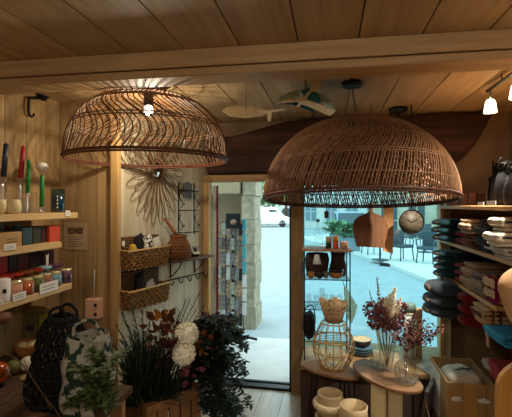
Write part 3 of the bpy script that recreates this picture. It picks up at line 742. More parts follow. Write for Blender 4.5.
def jar(x, X0, lab, wax, r=.021, h=.05, lid=None):
    p, d = on_shelf(x, X0, S3); t = big(thing('candle_jar', lab, 'candle', p))
    MB().lathe([(r-.002, 0), (r, .003), (r, h), (r-.0012, h), (r-.0012, .004)], n=20, cap1=False).build('glass', M_glass, t)
    MB().lathe([(r-.0018, .004), (r-.0018, h*.8)], n=20).build('wax', M_wax[wax], t)
    if lid: MB().lathe([(r+.001, h-.001), (r+.001, h+.009), (r-.004, h+.010)], n=20).build('lid', lid, t)
    else: MB().lathe([(r-.003, h*.81), (r-.003, h*.9)], n=20).build('cream_top', M_wax['cream'], t)
for x, wx, lab in ((15, 'peach', 'peach candle jar in the front row of the lowest shelf'), (26.5, 'orange', 'orange candle jar in the front row of the lowest shelf'), (37, 'moss', 'moss green candle jar in the front row of the lowest shelf'),
                   (45.5, 'brown', 'amber brown candle jar in the front row of the lowest shelf'), (55, 'sky', 'light blue candle jar in the front row of the lowest shelf'), (66, 'plum', 'purple candle jar at the end of the lowest shelf')):
    jar(x, -1.6502, lab, wx, .0235, .056)
for x, wx, c, lab in ((6, 'peach', 'scarlet', 'jar with a pink red lid behind the tall white pot'), (16, 'scarlet', 'scarlet', 'red candle jar with a scarlet lid in the second row'), (26, 'brown', 'brown', 'brown lidded jar in the second row behind the orange jar'),
                      (36, 'scarlet', 'scarlet', 'scarlet lidded jar in the second row behind the moss green jar'), (45, 'sky', 'sky', 'light blue lidded jar in the second row'), (55, 'plum', 'plum', 'purple lidded jar in the second row behind the light blue jar')):
    jar(x, -1.7456, lab, wx, .022, .056, M_wax[c])
p, d = on_shelf(2, -1.6467, S3); t = thing('candle_pot', 'tall white candle pot with a small black square, front left of the lowest shelf', 'candle', p); big(t)
MB().lathe([(.022, 0), (.023, .003), (.023, .066), (.021, .068)], n=22).build('pot', mat('white_glaze', (232, 226, 216), .35, .03), t)
a = -.55; MB().box((.0232*math.cos(a), .0232*math.sin(a), .034), (.0015, .01, .013), rz=a).build('black_square', M_blk, t)

# poster, bracket hook, test tube vase on the left wall
a = onY(64.5, 249.5, YP); b = onY(87, 222.5, YP); wd = b.x-a.x; ht = b.z-a.z
t = thing('wall_notice', 'printed notice with a dark photo band on the boards beside the shelves', 'notice', (a.x, YP, a.z))
MB().b2((0, -.004, 0), (wd, -.001, ht)).build('sheet', mat('aged_paper', (176, 152, 116), .8, .05), t)
MB().b2((wd*.14, -.0048, ht*.58), (wd*.84, -.004, ht*.82)).build('photo', mat('photo_print', (44, 30, 24), .5, .3, 60, c2=(150, 110, 80)), t)
mk = MB()
for k in range(5): mk.b2((wd*.14, -.0046, ht*(.46-.085*k)), (wd*(.86-.1*(k % 3)), -.004, ht*(.475-.085*k)))
mk.build('text_lines', M_ink, t)
o = onX(44, 97, XW+.03); t = thing('iron_hook', 'black wrought iron bracket hook high on the left wall boards', 'hook', o)
W_ = lambda x, y, dx=.03: onX(x, y, XW+dx)-o
MB().tube([W_(28.5, 98.5), W_(47, 98)], .0075, 6).build('bar', M_iron, t)
MB().tube(spline([W_(28.8, 98), W_(28.5, 108), W_(29, 114), W_(31, 116.5), (W_(33.5, 115.5)), W_(34, 113.5)], 5), .0072, 6).build('hook', M_iron, t)
MB().tube(spline([W_(30, 90), W_(38, 94), W_(46, 97.5), W_(50, 96), W_(50, 93), W_(47.5, 92), W_(46.5, 94)], 5), .007, 6).build('scroll', M_iron, t)
MB().b2((-.029, -.03, -.02), (-.002, .03, .05)).build('wall_plate', M_iron, t)
o = onY(94, 308, YP-.035); t = thing('tube_vase', 'pink wooden block with dark holes and a glass tube, right of the notice', 'vase', o); k_ = dep(o)/F
M_pink = wood('pinkish_wood', (224, 176, 146), (200, 146, 116), 'z', island=.02, knots=False)
MB().b2((-7.5*k_, -.03, -10*k_), (7.5*k_, .034, 9.5*k_), bev=.005).build('block', M_pink, t)
for x_, z in ((4.2, -5), (4.2, 4)): MB().lathe([(1.7*k_, 0), (1.7*k_, .0015)], (x_*k_, -.031, z*k_), 14, M=Matrix.Rotation(PI/2, 3, 'X')).build('hole', M_blk, t)
MB().lathe([(2.0*k_, 9.6*k_), (2.3*k_, 11*k_), (2.3*k_, 44*k_), (2.1*k_, 44*k_), (2.0*k_, 11*k_)], n=14, cap1=False).build('glass_tube', M_glass, t)
MB().tube([(0, .001, 11*k_), (.002, .004, 38*k_)], .0035, 6).build('stick', M_white, t)

# two tier wicker wall basket
def weave_basket(t, y0, y1, xw, xf, z0, z1, m, name):
    mb = MB(); rows = 6; hw = (z1-z0)/rows
    def per(z, k, inset):
        P = []; n = 26; x0, x1 = xw, xf+inset; 
        pts = [(x0, y0-inset*.3), (x1, y0-inset*.3), (x1, y1+inset*.3), (x0, y1+inset*.3)]
        seg = [8, 30, 8]
        i = 0
        for s in range(3):
            for j in range(seg[s]):
                f = j/seg[s]; a, b = pts[s], pts[s+1]
                nx, ny = [(0, -1), (1, 0), (0, 1)][s]
                w = .0055*math.sin(PI*(i+k)); i += 1
                w = .006*(1 if (i+k) % 2 else -1)
                P.append(Vector((a[0]+(b[0]-a[0])*f+nx*w, a[1]+(b[1]-a[1])*f+ny*w, z+.005*(1 if (i//2+k) % 2 else -1))))
        P.append(Vector((x0, y1, z))); return P
    for k in range(rows+1): mb.tube(per(z0+hw*k, k, .02*k/rows), .0085, 5)
    for j in range(31):
        f = j/30; mb.tube([(xf, y0+(y1-y0)*f, z0), (xf+.02, y0+(y1-y0)*f, z1)], .004, 4)
    mb.b2((xw, y0, z0-.004), (xf, y1, z0+.004))
    b = mb.build(name, m, t)
    rim = MB(); pts = per(z1+.006, 0, .022); rim.tube([pts[0], pts[8], pts[38], pts[-1]], .008, 6); rim.build('rim', M_cane, b)
o = onL(118, 300, 0.0); o.z = 0; o2 = onL(168, 250, .12); BL = (o2-o).dot(ALONG)
bz = [onL(145, y, .11).z for y in (305.5, 288.5, 267, 249.5)]; btop = onL(121, 234, .02).z; o.z = bz[0]
t = thing('wall_basket', 'two tier wicker basket with a woven back hanging on the limewashed boards', 'basket', o, RL)
M_wick = mat('seagrass_wicker', (170, 126, 72), .75, .3, 60, .3)
bk = MB(); nb = int((btop-bz[0])/.0185)
for k in range(nb):
    z = k*.0185; bk.tube([(.014+.004*(j % 2 == k % 2), BL*j/22, z) for j in range(23)], .0095, 4)
bk.build('back_panel', mat('woven_back', (128, 96, 62), .8, .25, 60, .3), t)
weave_basket(t, 0.0, BL, .024, .115, bz[2]-bz[0], bz[3]-bz[0], M_wick, 'upper_basket'); weave_basket(t, 0.0, BL, .024, .115, .0, bz[1]-bz[0], M_wick, 'lower_basket')
M_cow = mat('black_white_print', (226, 222, 212), .8, 0, 55, c2=(18, 18, 18)); e = ramp(M_cow); e[0].position = .47; e[1].position = .5
def bundle(name, lab, cat, x, zb, yt, w, m, lump=.3):
    q = onL(x, yt, .07); h = q.z-zb; r = w*dep(q)/F/2; q.z = zb
    o = MB().ball((0, 0, h/2), (.036, r, h/2), 16, .8, .8, lump=lump).build(name, m, None, q, RL); return tag(o, lab, cat)
bu, bd = bz[2]+.01, bz[0]+.01
bundle('folded_cloth', 'black cloth ball at the left of the upper wicker basket', 'cloth', 139, bu, 234, 9, mat('black_cloth', (26, 25, 25), .9), .3)
bundle('folded_cloth', 'black and white spotted cloth in the upper wicker basket', 'cloth', 148, bu, 235, 9, M_cow)
bundle('folded_cloth', 'white dotted cloth at the right of the upper wicker basket', 'cloth', 156.5, bu, 237, 8, mat('dotted_cloth', (214, 206, 190), .9, .2, 60))
bundle('soft_toy_ball', 'yellow ball at the left end of the upper wicker basket', 'ball', 133, bu, 244, 6, mat('yellow_felt', (206, 166, 60), .9), .1)
tag(MB().ball((0, 0, 0), (.003, .015, .023), 12).build('shell_tag', M_white, None, onL(123.5, 244, .036), RL), 'white oval tag on the woven back of the wall basket', 'tag')
bundle('dark_scarf', 'black knotted scarf at the left of the lower wicker basket', 'scarf', 140, bd, 272, 10, mat('black_cloth', (26, 25, 25), .9), .4)
bundle('grey_scarf', 'grey white folded scarf in the lower wicker basket', 'scarf', 150, bd, 280, 12, mat('grey_cloth', (150, 144, 140), .9), .35)

# sunburst rattan mirror
o = onL(157, 171, .02)
t = thing('sunburst_mirror', 'round mirror in a sunburst of rattan loops on the limewashed wall', 'mirror', o, RL)
mb = MB(); nl = 22; sr = dep(o)/F
for k in range(nl):
    for (ri_, ro, wd, dx) in ((.075, .42, .052, .0), (.075, .34, .038, .008)):
        a0 = 2*PI*(k+(.5 if dx else 0))/nl; P = []
        for i in range(17):
            s = i/16*PI; rr = ri_+(ro-ri_)*math.sin(s)**.9 if True else 0
            w = wd*math.cos(s)*(1 if True else 1)*(.35+.65*math.sin(s))
            P.append(Vector((dx, (math.cos(a0)*rr-math.sin(a0)*w)*.74, (math.sin(a0)*rr+math.cos(a0)*w)*1.02)))
        mb.tube(P, .0025, 5)
mb.tube([Vector((.006, .072*math.cos(2*PI*k/32), .072*math.sin(2*PI*k/32))) for k in range(32)], .008, 6, closed=True)
mb.build('rattan_loops', mat('sunburst_rattan', (120, 88, 52), .6, .2, 40), t)
MB().lathe([(.07, 0), (.07, .008)], (-.004, 0, 0), 32, M=Matrix.Rotation(PI/2, 3, 'Y')).build('mirror_glass', mat('mirror_silver', (220, 220, 216), .03, .01, 2, 0, 1.0), t)

# wrought iron wall rack
o = onL(178.5, 235, .02); t = thing('iron_wall_rack', 'black wrought iron scroll rack on the limewashed wall beside the door', 'rack', o, RL)
yw = (onL(194, 210, .02)-o).dot(ALONG); yh = (onL(178.5, 182, .02).z-o.z)/.43; up = MB()
for yy in (0, yw): up.tube([(0, yy, 0), (0, yy, .43)], .005, 6)
up.tube([(0, 0, .36), (0, yw, .36)], .0042, 6)
up.build('upright', M_iron, t)
for z in (.02, .2, .36): MB().tube([(0, 0, z), (.06, 0, z), (.06, yw, z), (0, yw, z)], .0042, 6).build('tier_rail', M_iron, t)
for z in (.02, .2):
    for yy, sg in ((.0, 1), (yw, 1)):
        P = []
        for i in range(26):
            u = i/25; a = u*PI*2.4-PI*.6; P.append((.03, yy+.045*math.sin(u*PI*2)*(1-.2*u), z+.02+.13*u+.018*math.sin(4*PI*u)))
        MB().tube(P, .0035, 5).build('scroll', M_iron, t)
MB().prism([(yw*.3, .30), (yw*.8, .30), (yw*.85, .42), (yw*.55, .44), (yw*.3, .42)], .006, Matrix(((0, 0, 1), (1, 0, 0), (0, 1, 0)))).build('plaque', mat('grey_metal_plaque', (96, 88, 78), .6), t)

t.scale = (1, 1, yh)
# wooden wall shelf with hooks and its load
Z4 = 1.235
o = onL(162, 264, 0); HLn = (Vector((XL, YB, 0))-Vector((o.x, o.y, 0))).length-.05; Z4 = (onL(183, 260, .14).z+onL(203, 256, .14).z)/2; o.z = Z4
t = thing('hook_shelf', 'dark wood wall shelf on iron brackets with a row of hooks below', 'shelf', o, RL)
MB().b2((.001, 0, -.02), (.15, HLn, 0), bev=.003).build('board', wood('walnut_board', (112, 78, 50), (76, 50, 32), 'y', island=.02), t)
for yy in (.09, HLn-.1):
    MB().tube([(.008, yy, -.02), (.008, yy, -.16)], .006, 6).build('bracket', M_iron, t)
    MB().tube(spline([(.01, yy, -.15), (.05, yy, -.12), (.11, yy, -.06), (.125, yy, -.02)], 5), .005, 6).build('bracket_brace', M_iron, t)
MB().tube([(.03, 0, -.17), (.03, HLn, -.17)], .0055, 6).build('hook_rail', M_iron, t)
for k in range(5): MB().tube(spline([(.03, .05+k*HLn*.22, -.165), (.05, .05+k*HLn*.22, -.2), (.07, .05+k*HLn*.22, -.205), (.08, .05+k*HLn*.22, -.175)], 4), .0045, 6).build('hook', M_iron, t)
p = onL(178.5, 258, .105); p.z = Z4; kq = dep(p)/F
t = thing('woven_bottle', 'bulbous woven bamboo basket with a wooden stick in its neck', 'basket', p); t.scale = (12.2*kq/.07, 12.2*kq/.07, 24.5*kq/.16)
pf = [(.05, 0), (.068, .03), (.07, .06), (.062, .1), (.044, .135), (.046, .16)]
mb = MB()
for k in range(26):
    for sg in (1, -1):
        P = []
        for i in range(21):
            u = i/20*(len(pf)-1); j = min(int(u), len(pf)-2); f = u-j; r = pf[j][0]*(1-f)+pf[j+1][0]*f; z = pf[j][1]*(1-f)+pf[j+1][1]*f
            a = 2*PI*k/26+sg*u*.22; P.append((r*math.cos(a), r*math.sin(a), z))
        mb.tube(P, .003, 4)
for r, z in ((.05, .004), (.07, .06), (.046, .16), (.046, .152)): mb.tube(circle(r, 24, z), .004, 5, closed=True)
mb.build('weave', mat('bamboo_weave', (140, 88, 46), .6, .2, 40), t); MB().lathe([(p_[0]-.006, p_[1]+.002) for p_ in pf], n=18).build('lining', mat('dark_lining', (70, 42, 24), .8), t)
MB().tube([(0, 0, .15), (-.02, -.025, .19), (-.06, -.06, .27)], [.012, .011, .009], 8).build('stick', wood('stick_wood', (150, 92, 52), (110, 64, 34), 'z', island=.02, knots=False), t)
p = onL(187.5, 258, .05); p.z = Z4
t = MB().prism([(-.035, 0), (.035, 0), (.045, .03), (.03, .075), (-.01, .1), (-.035, .07)], .018, Matrix(((0, 0, 1), (1, 0, 0), (0, 1, 0)))).build('wood_slab', wood('slab_wood', (198, 144, 82), (160, 108, 56), 'z', island=.02), None, p, RL)
tag(t, 'pale cut wood slab standing between the woven basket and the succulent', 'wood slab')
p = onL(195.5, 258, .09); p.z = Z4
t = thing('potted_succulent', 'small dark succulent in a white and black pot at the shelf end by the door', 'plant', p)
MB().lathe([(.026, 0), (.032, .004), (.034, .045), (.03, .045), (.028, .04)], n=18).build('pot', two_tone('white_black_pot', (24, 24, 24), (214, 208, 196), .02), t)
mb = MB()
for k in range(16):
    a = R.uniform(0, 6.28); mb.blade(Vector((.01*math.cos(a), .01*math.sin(a), .04)), Vector((.4*math.cos(a), .4*math.sin(a), 1)), R.uniform(.04, .075), .012, .1)
mb.build('leaves', M_green, t)

# ------------------------------------------------------------------ counter at lower left
CZ = .74
M_ctop = wood('counter_top', (96, 70, 50), (66, 48, 34), 'y', island=.03)
t = thing('console_counter', 'dark wood counter along the left wall below the shelves', 'counter', (XW, .6, 0))
MB().b2((.005, 0, CZ-.035), (.47, 1.95, CZ), bev=.005).build('worktop', M_ctop, t)
for a in ((.02, .03), (.42, .03), (.02, 1.9), (.42, 1.9)): MB().b2((a[0], a[1], 0), (a[0]+.035, a[1]+.035, CZ-.036)).build('leg', M_bench, t)
t = thing('display_table', 'dark wood table in front of the counter, carrying the two bags', 'table', (XW+.475, .6, 0))
MB().b2((.005, 0, CZ-.035), (.50, 1.27, CZ), bev=.005).build('table_top', M_ctop, t)
for a in ((.02, .03), (.44, .03), (.02, 1.2), (.44, 1.2)): MB().b2((a[0], a[1], 0), (a[0]+.035, a[1]+.035, CZ-.036)).build('leg', M_bench, t)
def onC(x, y, z=None): return onZ(x, y, CZ if z is None else z)
p = onC(28.5, 356); kc = dep(p)/F
t = thing('wooden_bowl', 'small wooden bowl of cream soaps below the left shelves', 'bowl', p); big(t, 13.5*kc/.05)
MB().lathe([(.022, 0), (.036, .008), (.048, .04), (.05, .05), (.046, .05), (.034, .014), (.01, .008)], n=24).build('bowl', wood('bowl_wood', (176, 112, 60), (130, 80, 40), 'x', island=.02, knots=False), t)
for i, (dx, dy, dz, lab) in enumerate(((-.016, -.008, .034, 'cream oval soap at the left in the wooden bowl'), (.02, -.006, .036, 'cream oval soap at the right in the wooden bowl'), (.002, .02, .034, 'cream oval soap at the back of the wooden bowl'))):
    q = 13.5*kc/.05; tag(big(MB().ball((0, 0, .012), (.021, .016, .013), 14).build('soap', M_wax['cream'], None, p+Vector((dx, dy, dz-.006))*q, .4*i), q), lab, 'soap', 'soaps in the bowl')
p = onC(27.5, 371); kc = dep(p)/F
tag(MB().ball((0, 0, 7.3*kc), (7*kc, 7*kc, 7.3*kc), 18).build('white_egg', mat('white_ceramic', (214, 204, 184), .35, .02), None, p), 'white ceramic egg beside the black woven bag', 'egg')
p = onC(13, 374); kc = dep(p)/F
t = thing('green_gourd', 'olive green gourd left of the white egg', 'gourd', p)
MB().ball((0, 0, 7*kc), (8*kc, 8*kc, 7*kc), 18, lump=.06).build('fruit', mat('olive_gourd', (112, 108, 58), .45, .2, 30), t); MB().tube([(0, 0, 13.6*kc), (.003, 0, 17*kc)], .004, 6).build('stem', M_stem, t)
p = onC(-2, 386); kc = dep(p)/F
t = thing('glass_globe', 'dark glass globe with an orange glow pattern at the left edge', 'globe', p)
MB().ball((0, 0, 13*kc), (11*kc, 11*kc, 11*kc), 18).build('globe', mat('orange_black_glass', (196, 84, 20), .15, 0, 20, c2=(16, 10, 8), spec=.6), t)
MB().lathe([(6*kc, 0), (5*kc, 3*kc)], n=14).build('foot', M_blk, t)
p = at(3, 318, 1.95); t = thing('coconut_shell', 'brown half coconut shell hanging under the lowest shelf at the left edge', 'shell', p)
MB().ball((0, 0, 0), (.034, .046, .028), 16, lump=.08).build('shell', mat('coconut_brown', (120, 72, 40), .6, .2, 30), t)
MB().tube([(0, 0, .025), (0, 0, S3-.037-p.z)], .002, 5).build('cord', M_stem, t)
p = onC(34, 344); kc = dep(p)/F
hh = 33*kc
t = thing('olive_carton', 'tall olive carton with a dark printed square behind the wooden bowl', 'box', p, .1)
MB().box((0, 0, hh/2), (15*kc, .09, hh), bev=.003).build('carton', cbox('olive_light', (112, 104, 62)), t)
MB().box((1*kc, -.0456, hh*.55), (7*kc, .0015, 6*kc)).build('printed_square', mat('dark_print', (54, 50, 34), .7), t)
p2 = onC(44.5, 344); tag(MB().box((0, 0, hh*.48), (4.2*kc, .08, hh*.96), bev=.003).build('yellow_carton', cbox('yellow_green', (150, 142, 40)), None, p2, .1), 'narrow yellow green carton just left of the black woven bag', 'box')
tag(MB().box((0, 0, .0125), (.15, .09, .024), bev=.003).build('flat_carton', cbox('buff', (140, 112, 76)), None, p+Vector((.03, 0, hh+.001)), .1), 'flat buff carton lying across the olive carton', 'box')
# flat stones / paper pads on the counter
for x, y, w, lab, c in ((30, 378, .055, 'pale flat stone in front of the white egg', (170, 142, 108)), (50, 400, .06, 'brown cork mat at the foot of the black bag', (128, 84, 56)), (38, 412, .07, 'speckled cork mat at the bottom edge of the counter', (120, 82, 56))):
    p = onZ(x, y, CZ); w *= 1.4; tag(MB().ball((0, 0, .006), (w*.7, w*.55, .006), 14, 1, .8, lump=.25).build('flat_stone' if 'stone' in lab else 'cork_mat', mat('c_'+lab[:9], c, .85, .2, 60), None, p), lab, 'stone' if 'stone' in lab else 'mat')
# dry twigs in a low spray
o = onZ(24, 400, CZ); t = thing('twig_spray', 'spray of thin dry twigs over the counter at the lower left', 'twigs', o)
mb = MB()
for (pts, r) in (([(60, 416, 1.70), (40, 390, 1.72), (20, 362, 1.73), (2, 352, 1.75)], .0024), ([(45, 400, 1.74), (25, 385, 1.74), (5, 372, 1.74)], .0019), ([(8, 405, 1.75), (25, 402, 1.75), (40, 408, 1.74)], .0018), ([(2, 398, 1.72), (14, 392, 1.72), (30, 402, 1.73)], .0016), ([(52, 410, 1.71), (30, 372, 1.75), (24, 360, 1.76)], .0016)):
    mb.tube(spline([at(*q)-o for q in pts], 5), r, 5)
mb.tube([at(60, 416, 1.70)-o, onZ(58, 420, CZ)-o], .0024, 5); mb.build('twig', M_stem, t)

# black woven rope bag
p = onC(57, 402)
t = thing('black_rope_bag', 'slouched black open knit rope bag with a looped handle on the table', 'bag', p); big(t, 54*dep(p)/F/.226); t.scale.z = 97*dep(p)/F/.308; t.rotation_euler[1] = .06
prof = [(.095, 0), (.112, .03), (.114, .09), (.106, .16), (.088, .22), (.06, .262), (.042, .275)]
def prof_at(u):
    u *= len(prof)-1; j = min(int(u), len(prof)-2); f = u-j; return prof[j][0]*(1-f)+prof[j+1][0]*f, prof[j][1]*(1-f)+prof[j+1][1]*f
mb = MB()
for k in range(24):
    for sg in (1, -1):
        P = []
        for i in range(23):
            u = i/22; r, z = prof_at(u); a = 2*PI*k/24+sg*u*1.5+R.uniform(-.05, .05); q = 1+.22*noise.noise(Vector((math.cos(a)*1.6, math.sin(a)*1.6, z*9)))
            P.append((r*math.cos(a)*q-.03*u*u+.03*u, r*math.sin(a)*q, z))
        mb.tube(P, .0048, 4)
for i in range(9):
    r, z = prof_at((i+.3)/9); mb.tube([Vector((q.x+(.03*(i/9)-.03*(i/9)**2), q.y, q.z+R.uniform(-.004, .004))) for q in circle(r*1.01, 40, z)], .005, 4, closed=True)
M_rope = mat('black_rope', (14, 14, 15), .85, .1, 80, .3)
mb.build('net', M_rope, t)
MB().lathe([(r*.8, z+.002) for r, z in prof[:3]]+[(.06, .10)], n=22, cap1=True).build('lining', mat('black_lining', (16, 15, 15), .9), t)
h = MB()
for off in (-.035, .035): h.tube(spline([(-.035, off, .265), (-.025, off, .295), (.01, off*.8, .308), (.04, off, .29), (.055, off, .25)], 6), .0055, 6)
h.build('handle', M_rope, t)

# white leaf print bag
M_leafbag = mat('leaf_print_cloth', (168, 163, 148), .8, 0, 21, c2=(30, 56, 42)); e = ramp(M_leafbag); e[0].position = .46; e[1].position = .49
p = onC(87, 411)
t = thing('leaf_print_bag', 'white cloth bag printed with green leaves, right of the black rope bag', 'bag', p, .3); big(t, 84*dep(p)/F/.30); t.scale.x *= .92
mb = MB(); V = []; Fc = []; n = 28; rows = 14
for i in range(rows+1):
    u = i/rows; z = .275*u; sx = .085+.012*math.sin(PI*u)-.01*u; sy = .06+.02*math.sin(PI*u)-.02*u
    for k in range(n):
        a = 2*PI*k/n; c, s_ = math.cos(a), math.sin(a); q = Vector((sx*math.copysign(abs(c)**.7, c), sy*math.copysign(abs(s_)**.7, s_), z)); w = 1+.16*noise.noise(q*14)
        V.append(Vector((q.x*w+.01*u, q.y*w, z+(.02*noise.noise(q*11) if u > .8 else 0))))
for i in range(rows):
    for k in range(n): Fc.append((i*n+k, i*n+(k+1) % n, (i+1)*n+(k+1) % n, (i+1)*n+k))
Fc.append(tuple(range(n))); mb.add(V, Fc); mb.build('body', M_leafbag, t)
MB().tube(spline([(-.05, 0, .26), (-.04, -.01, .31), (.02, -.01, .325), (.06, 0, .265)], 6), .006, 6).build('strap', M_leafbag, t)

# leafy plant in front of it
p = onZ(104, 414, CZ)+Vector((-.02, 0, 0)); t = thing('leafy_plant', 'trailing ivy like plant with soft green leaves before the leaf print bag', 'plant', p)
MB().lathe([(.04, 0), (.05, .07), (.046, .07), (.038, .01)], n=16).build('pot', mat('brown_pot', (70, 52, 38), .7), t)
mb = MB(); st = MB()
for k in range(34):
    tx, ty = R.uniform(66, 124), R.uniform(340, 410); q = at(tx, ty, R.uniform(1.55, 1.72))-p; b0 = Vector((R.uniform(-.02, .02), R.uniform(-.02, .02), .065))
    path = spline([b0, (b0+q)/2+Vector((0, 0, .04)), q], 5); st.tube(path, .0013, 4)
    for j, s in enumerate(path[3:]):
        for m in range(3):
            a = R.uniform(0, 6.28); mb.leaf(s, Vector((math.cos(a), math.sin(a), R.uniform(-.3, .5))), Vector((0, 0, 1)), R.uniform(.028, .042), R.uniform(.018, .028), .15)
mb.build('leaves', M_green3, t); st.build('stem', M_stem, t)

# ------------------------------------------------------------------ planter crate and bouquets
A = onZ(145, 405, .55); B = onZ(202, 386, .55); ux = (B-A); Lc = ux.length; ux.normalize(); ang = math.atan2(ux.y, ux.x)
t = thing('planter_crate', 'tall wooden planter crate of upright slats holding the flowers', 'planter', (A.x, A.y, 0), ang)
M_crate = wood('crate_wood', (150, 106, 64), (112, 76, 44), 'z', island=.15)
ns = 5; Dp = .3
for k in range(ns):
    w = Lc/ns; MB().b2((k*w+.004, 0, .01), ((k+1)*w-.006, .014, .55), bev=.002).build('slat', M_crate, t)
    MB().b2((k*w+.004, Dp-.014, .01), ((k+1)*w-.006, Dp, .5), bev=.002).build('slat', M_crate, t)
for xx in (0.0, Lc-.014):
    for k in range(4): MB().b2((xx, .016+k*.068, .01), (xx+.014, .08+k*.068, .55), bev=.002).build('slat', M_crate, t)
MB().b2((0, -.016, .5), (Lc, -.001, .545), bev=.003).build('top_rail', M_crate, t)
MB().b2((.016, .016, .46), (Lc-.016, Dp-.016, .5)).build('soil', mat('dark_soil', (38, 28, 22), .95, .2, 40, .4), t)
Mc = Matrix.Rotation(ang, 3, 'Z')
def cr_pt(x, y): return Vector((A.x, A.y, .5))+Mc@Vector((x, y, 0))
# tall grass
p = cr_pt(.08, .14); t = thing('grass_plant', 'dense dark green grassy plant at the left of the planter crate', 'plant', p)
mb = MB()
for k in range(1000):
    tx = R.uniform(106, 194); ty = 308+ (R.random()**.8)*85+max(0, (135-tx))*.35+max(0, tx-160)*.5; q = at(tx, ty, R.uniform(2.05, 2.55))-p
    b0 = Vector((R.uniform(-.1, .1), R.uniform(-.1, .1), 0)); dd = (q-b0); mb.blade(b0+Vector((0, 0, .0)), dd+Vector((0, 0, .2*dd.length)), dd.length, .011, .2, 5)
mb.build('blades', M_green2, t)
# fern sprigs
p = cr_pt(.1, .22); t = thing('fern_sprig', 'feathery fern sprigs standing behind the grassy plant', 'plant', p)
mb = MB()
for (tx, ty) in ((122, 312), (132, 304), (116, 325), (142, 310), (150, 322), (128, 325), (112, 345), (120, 340), (135, 330), (146, 332), (114, 362), (124, 356), (138, 345)):
    q = at(tx, ty, 2.48)-p; path = spline([(0, 0, 0), q*.5+Vector((0, 0, .05)), q], 12); mb.tube(path, .0025, 4)
    for i, s in enumerate(path[8:]):
        for sg in (-1, 1):
            dd = (RT*sg*.6+Vector((0, 0, .7))); mb.blade(s, dd+FW*R.uniform(-.4, .4), .085*(1-i/20), .011, .25, 3)
mb.build('fronds', M_green, t)
# dark palm like sprigs (toward the basket side, at 190,300)
p = cr_pt(.2, .2); t = thing('dark_sprig', 'dark spiky sprigs rising behind the white chrysanthemums', 'plant', p)
mb = MB()
for (tx, ty) in ((200, 292), (190, 300), (205, 305), (180, 312), (196, 310), (186, 300)):
    q = at(tx, ty, 2.72)-p; path = spline([(0, 0, 0), q*.5+Vector((0, 0, .06)), q], 10); mb.tube(path, .003, 4)
    for s in path[10:]:
        for sg in (-1, 1): mb.blade(s, RT*sg*.5+Vector((0, 0, 1)), .06, .012, .1, 3)
mb.build('blades', M_green, t)
# chrysanthemums
def mum(x, y, d, r, lab):
    q = at(x, y, d); p = cr_pt(.2, .1); t = thing('chrysanthemum', lab, 'flower', p)
    MB().tube(spline([(0, 0, 0), (q-p)*.6+Vector((0, .02, .02)), q-p], 6), .004, 6).build('stem', M_green, t)
    mb = MB(); c = q-p
    for k in range(420):
        v = Vector((R.gauss(0, 1), R.gauss(0, 1), R.gauss(0, 1))); v.normalize(); mb.leaf(c+v*r*.62, v+Vector((R.uniform(-.5, .5), R.uniform(-.5, .5), R.uniform(-.3, .6))), Vector((R.random(), R.random(), R.random())), r*.36, r*.17, .6)
    mb.ball(c, r*.78, 14); mb.build('petals', mat('chrysanthemum_white', (250, 244, 224), .8, .03, 30), t)
mum(186.5, 334, 2.2, .074, 'upper white pompon chrysanthemum in the planter crate')
mum(184, 353.5, 2.16, .07, 'lower white pompon chrysanthemum in the planter crate')
# leaf sprays
def spray(name, lab, cat, root, pts, m, L, w, n, spread=.03, bend=.15, down=False, name2='leaves'):
    t = thing(name, lab, cat, root); mb = MB(); st = MB()
    for (x, y, d) in pts:
        q = at(x, y, d)-root; path = spline([(0, 0, 0), q*.55+Vector((0, 0, .06)), q], 6); st.tube(path, .002, 4)
        for k in range(n):
            c = q+Vector((R.gauss(0, spread), R.gauss(0, spread), R.gauss(0, spread))); v = (c-q)+Vector((R.uniform(-.02, .02), R.uniform(-.02, .02), -.01 if down else .01))
            mb.leaf(c, v if v.length > 1e-4 else Vector((0, 0, 1)), Vector((R.uniform(-1, 1), -1, R.uniform(-1, 1))), L*R.uniform(.7, 1.2), w*R.uniform(.7, 1.2), bend)
    mb.build(name2, m, t); st.build('stem', M_stem, t); return t
M_mapl = mat('autumn_orange', (170, 100, 36), .7, .3, 20); M_burg = mat('burgundy_leaf', (92, 34, 40), .7, .25, 20)
spray('autumn_spray', 'brown orange autumn leaves left of the chrysanthemums', 'leaves', cr_pt(.14, .15), [(157, 324, 2.35), (165, 320, 2.33), (171, 324, 2.35), (168, 331, 2.32), (160, 333, 2.32)], mat('rust_leaf', (120, 70, 36), .7, .3, 20), .055, .042, 12, .022)
spray('autumn_spray', 'single yellow maple leaf spray topping the planter', 'leaves', cr_pt(.15, .17), [(161.5, 314, 2.34), (165, 316, 2.34)], mat('yellow_maple', (206, 140, 44), .7, .15, 20), .055, .05, 3, .008)
spray('autumn_spray', 'rust coloured leaves right of the lower chrysanthemum', 'leaves', cr_pt(.24, .12), [(202, 343, 2.3), (201, 349, 2.28), (204, 338, 2.3)], M_mapl, .05, .036, 9, .016)
spray('burgundy_spray', 'burgundy leaves between the grass and the chrysanthemums', 'leaves', cr_pt(.17, .1), [(170, 342, 2.24), (173, 350, 2.22), (168, 352, 2.22), (178, 345, 2.2), (190, 371, 2.15)], M_burg, .05, .028, 12, .022)
spray('burgundy_spray', 'dark red plume leaves above the trailing eucalyptus by the door', 'leaves', cr_pt(.27, .17), [(207, 322, 2.5), (213, 320, 2.5), (203, 326, 2.48)], M_burg, .06, .026, 10, .02)
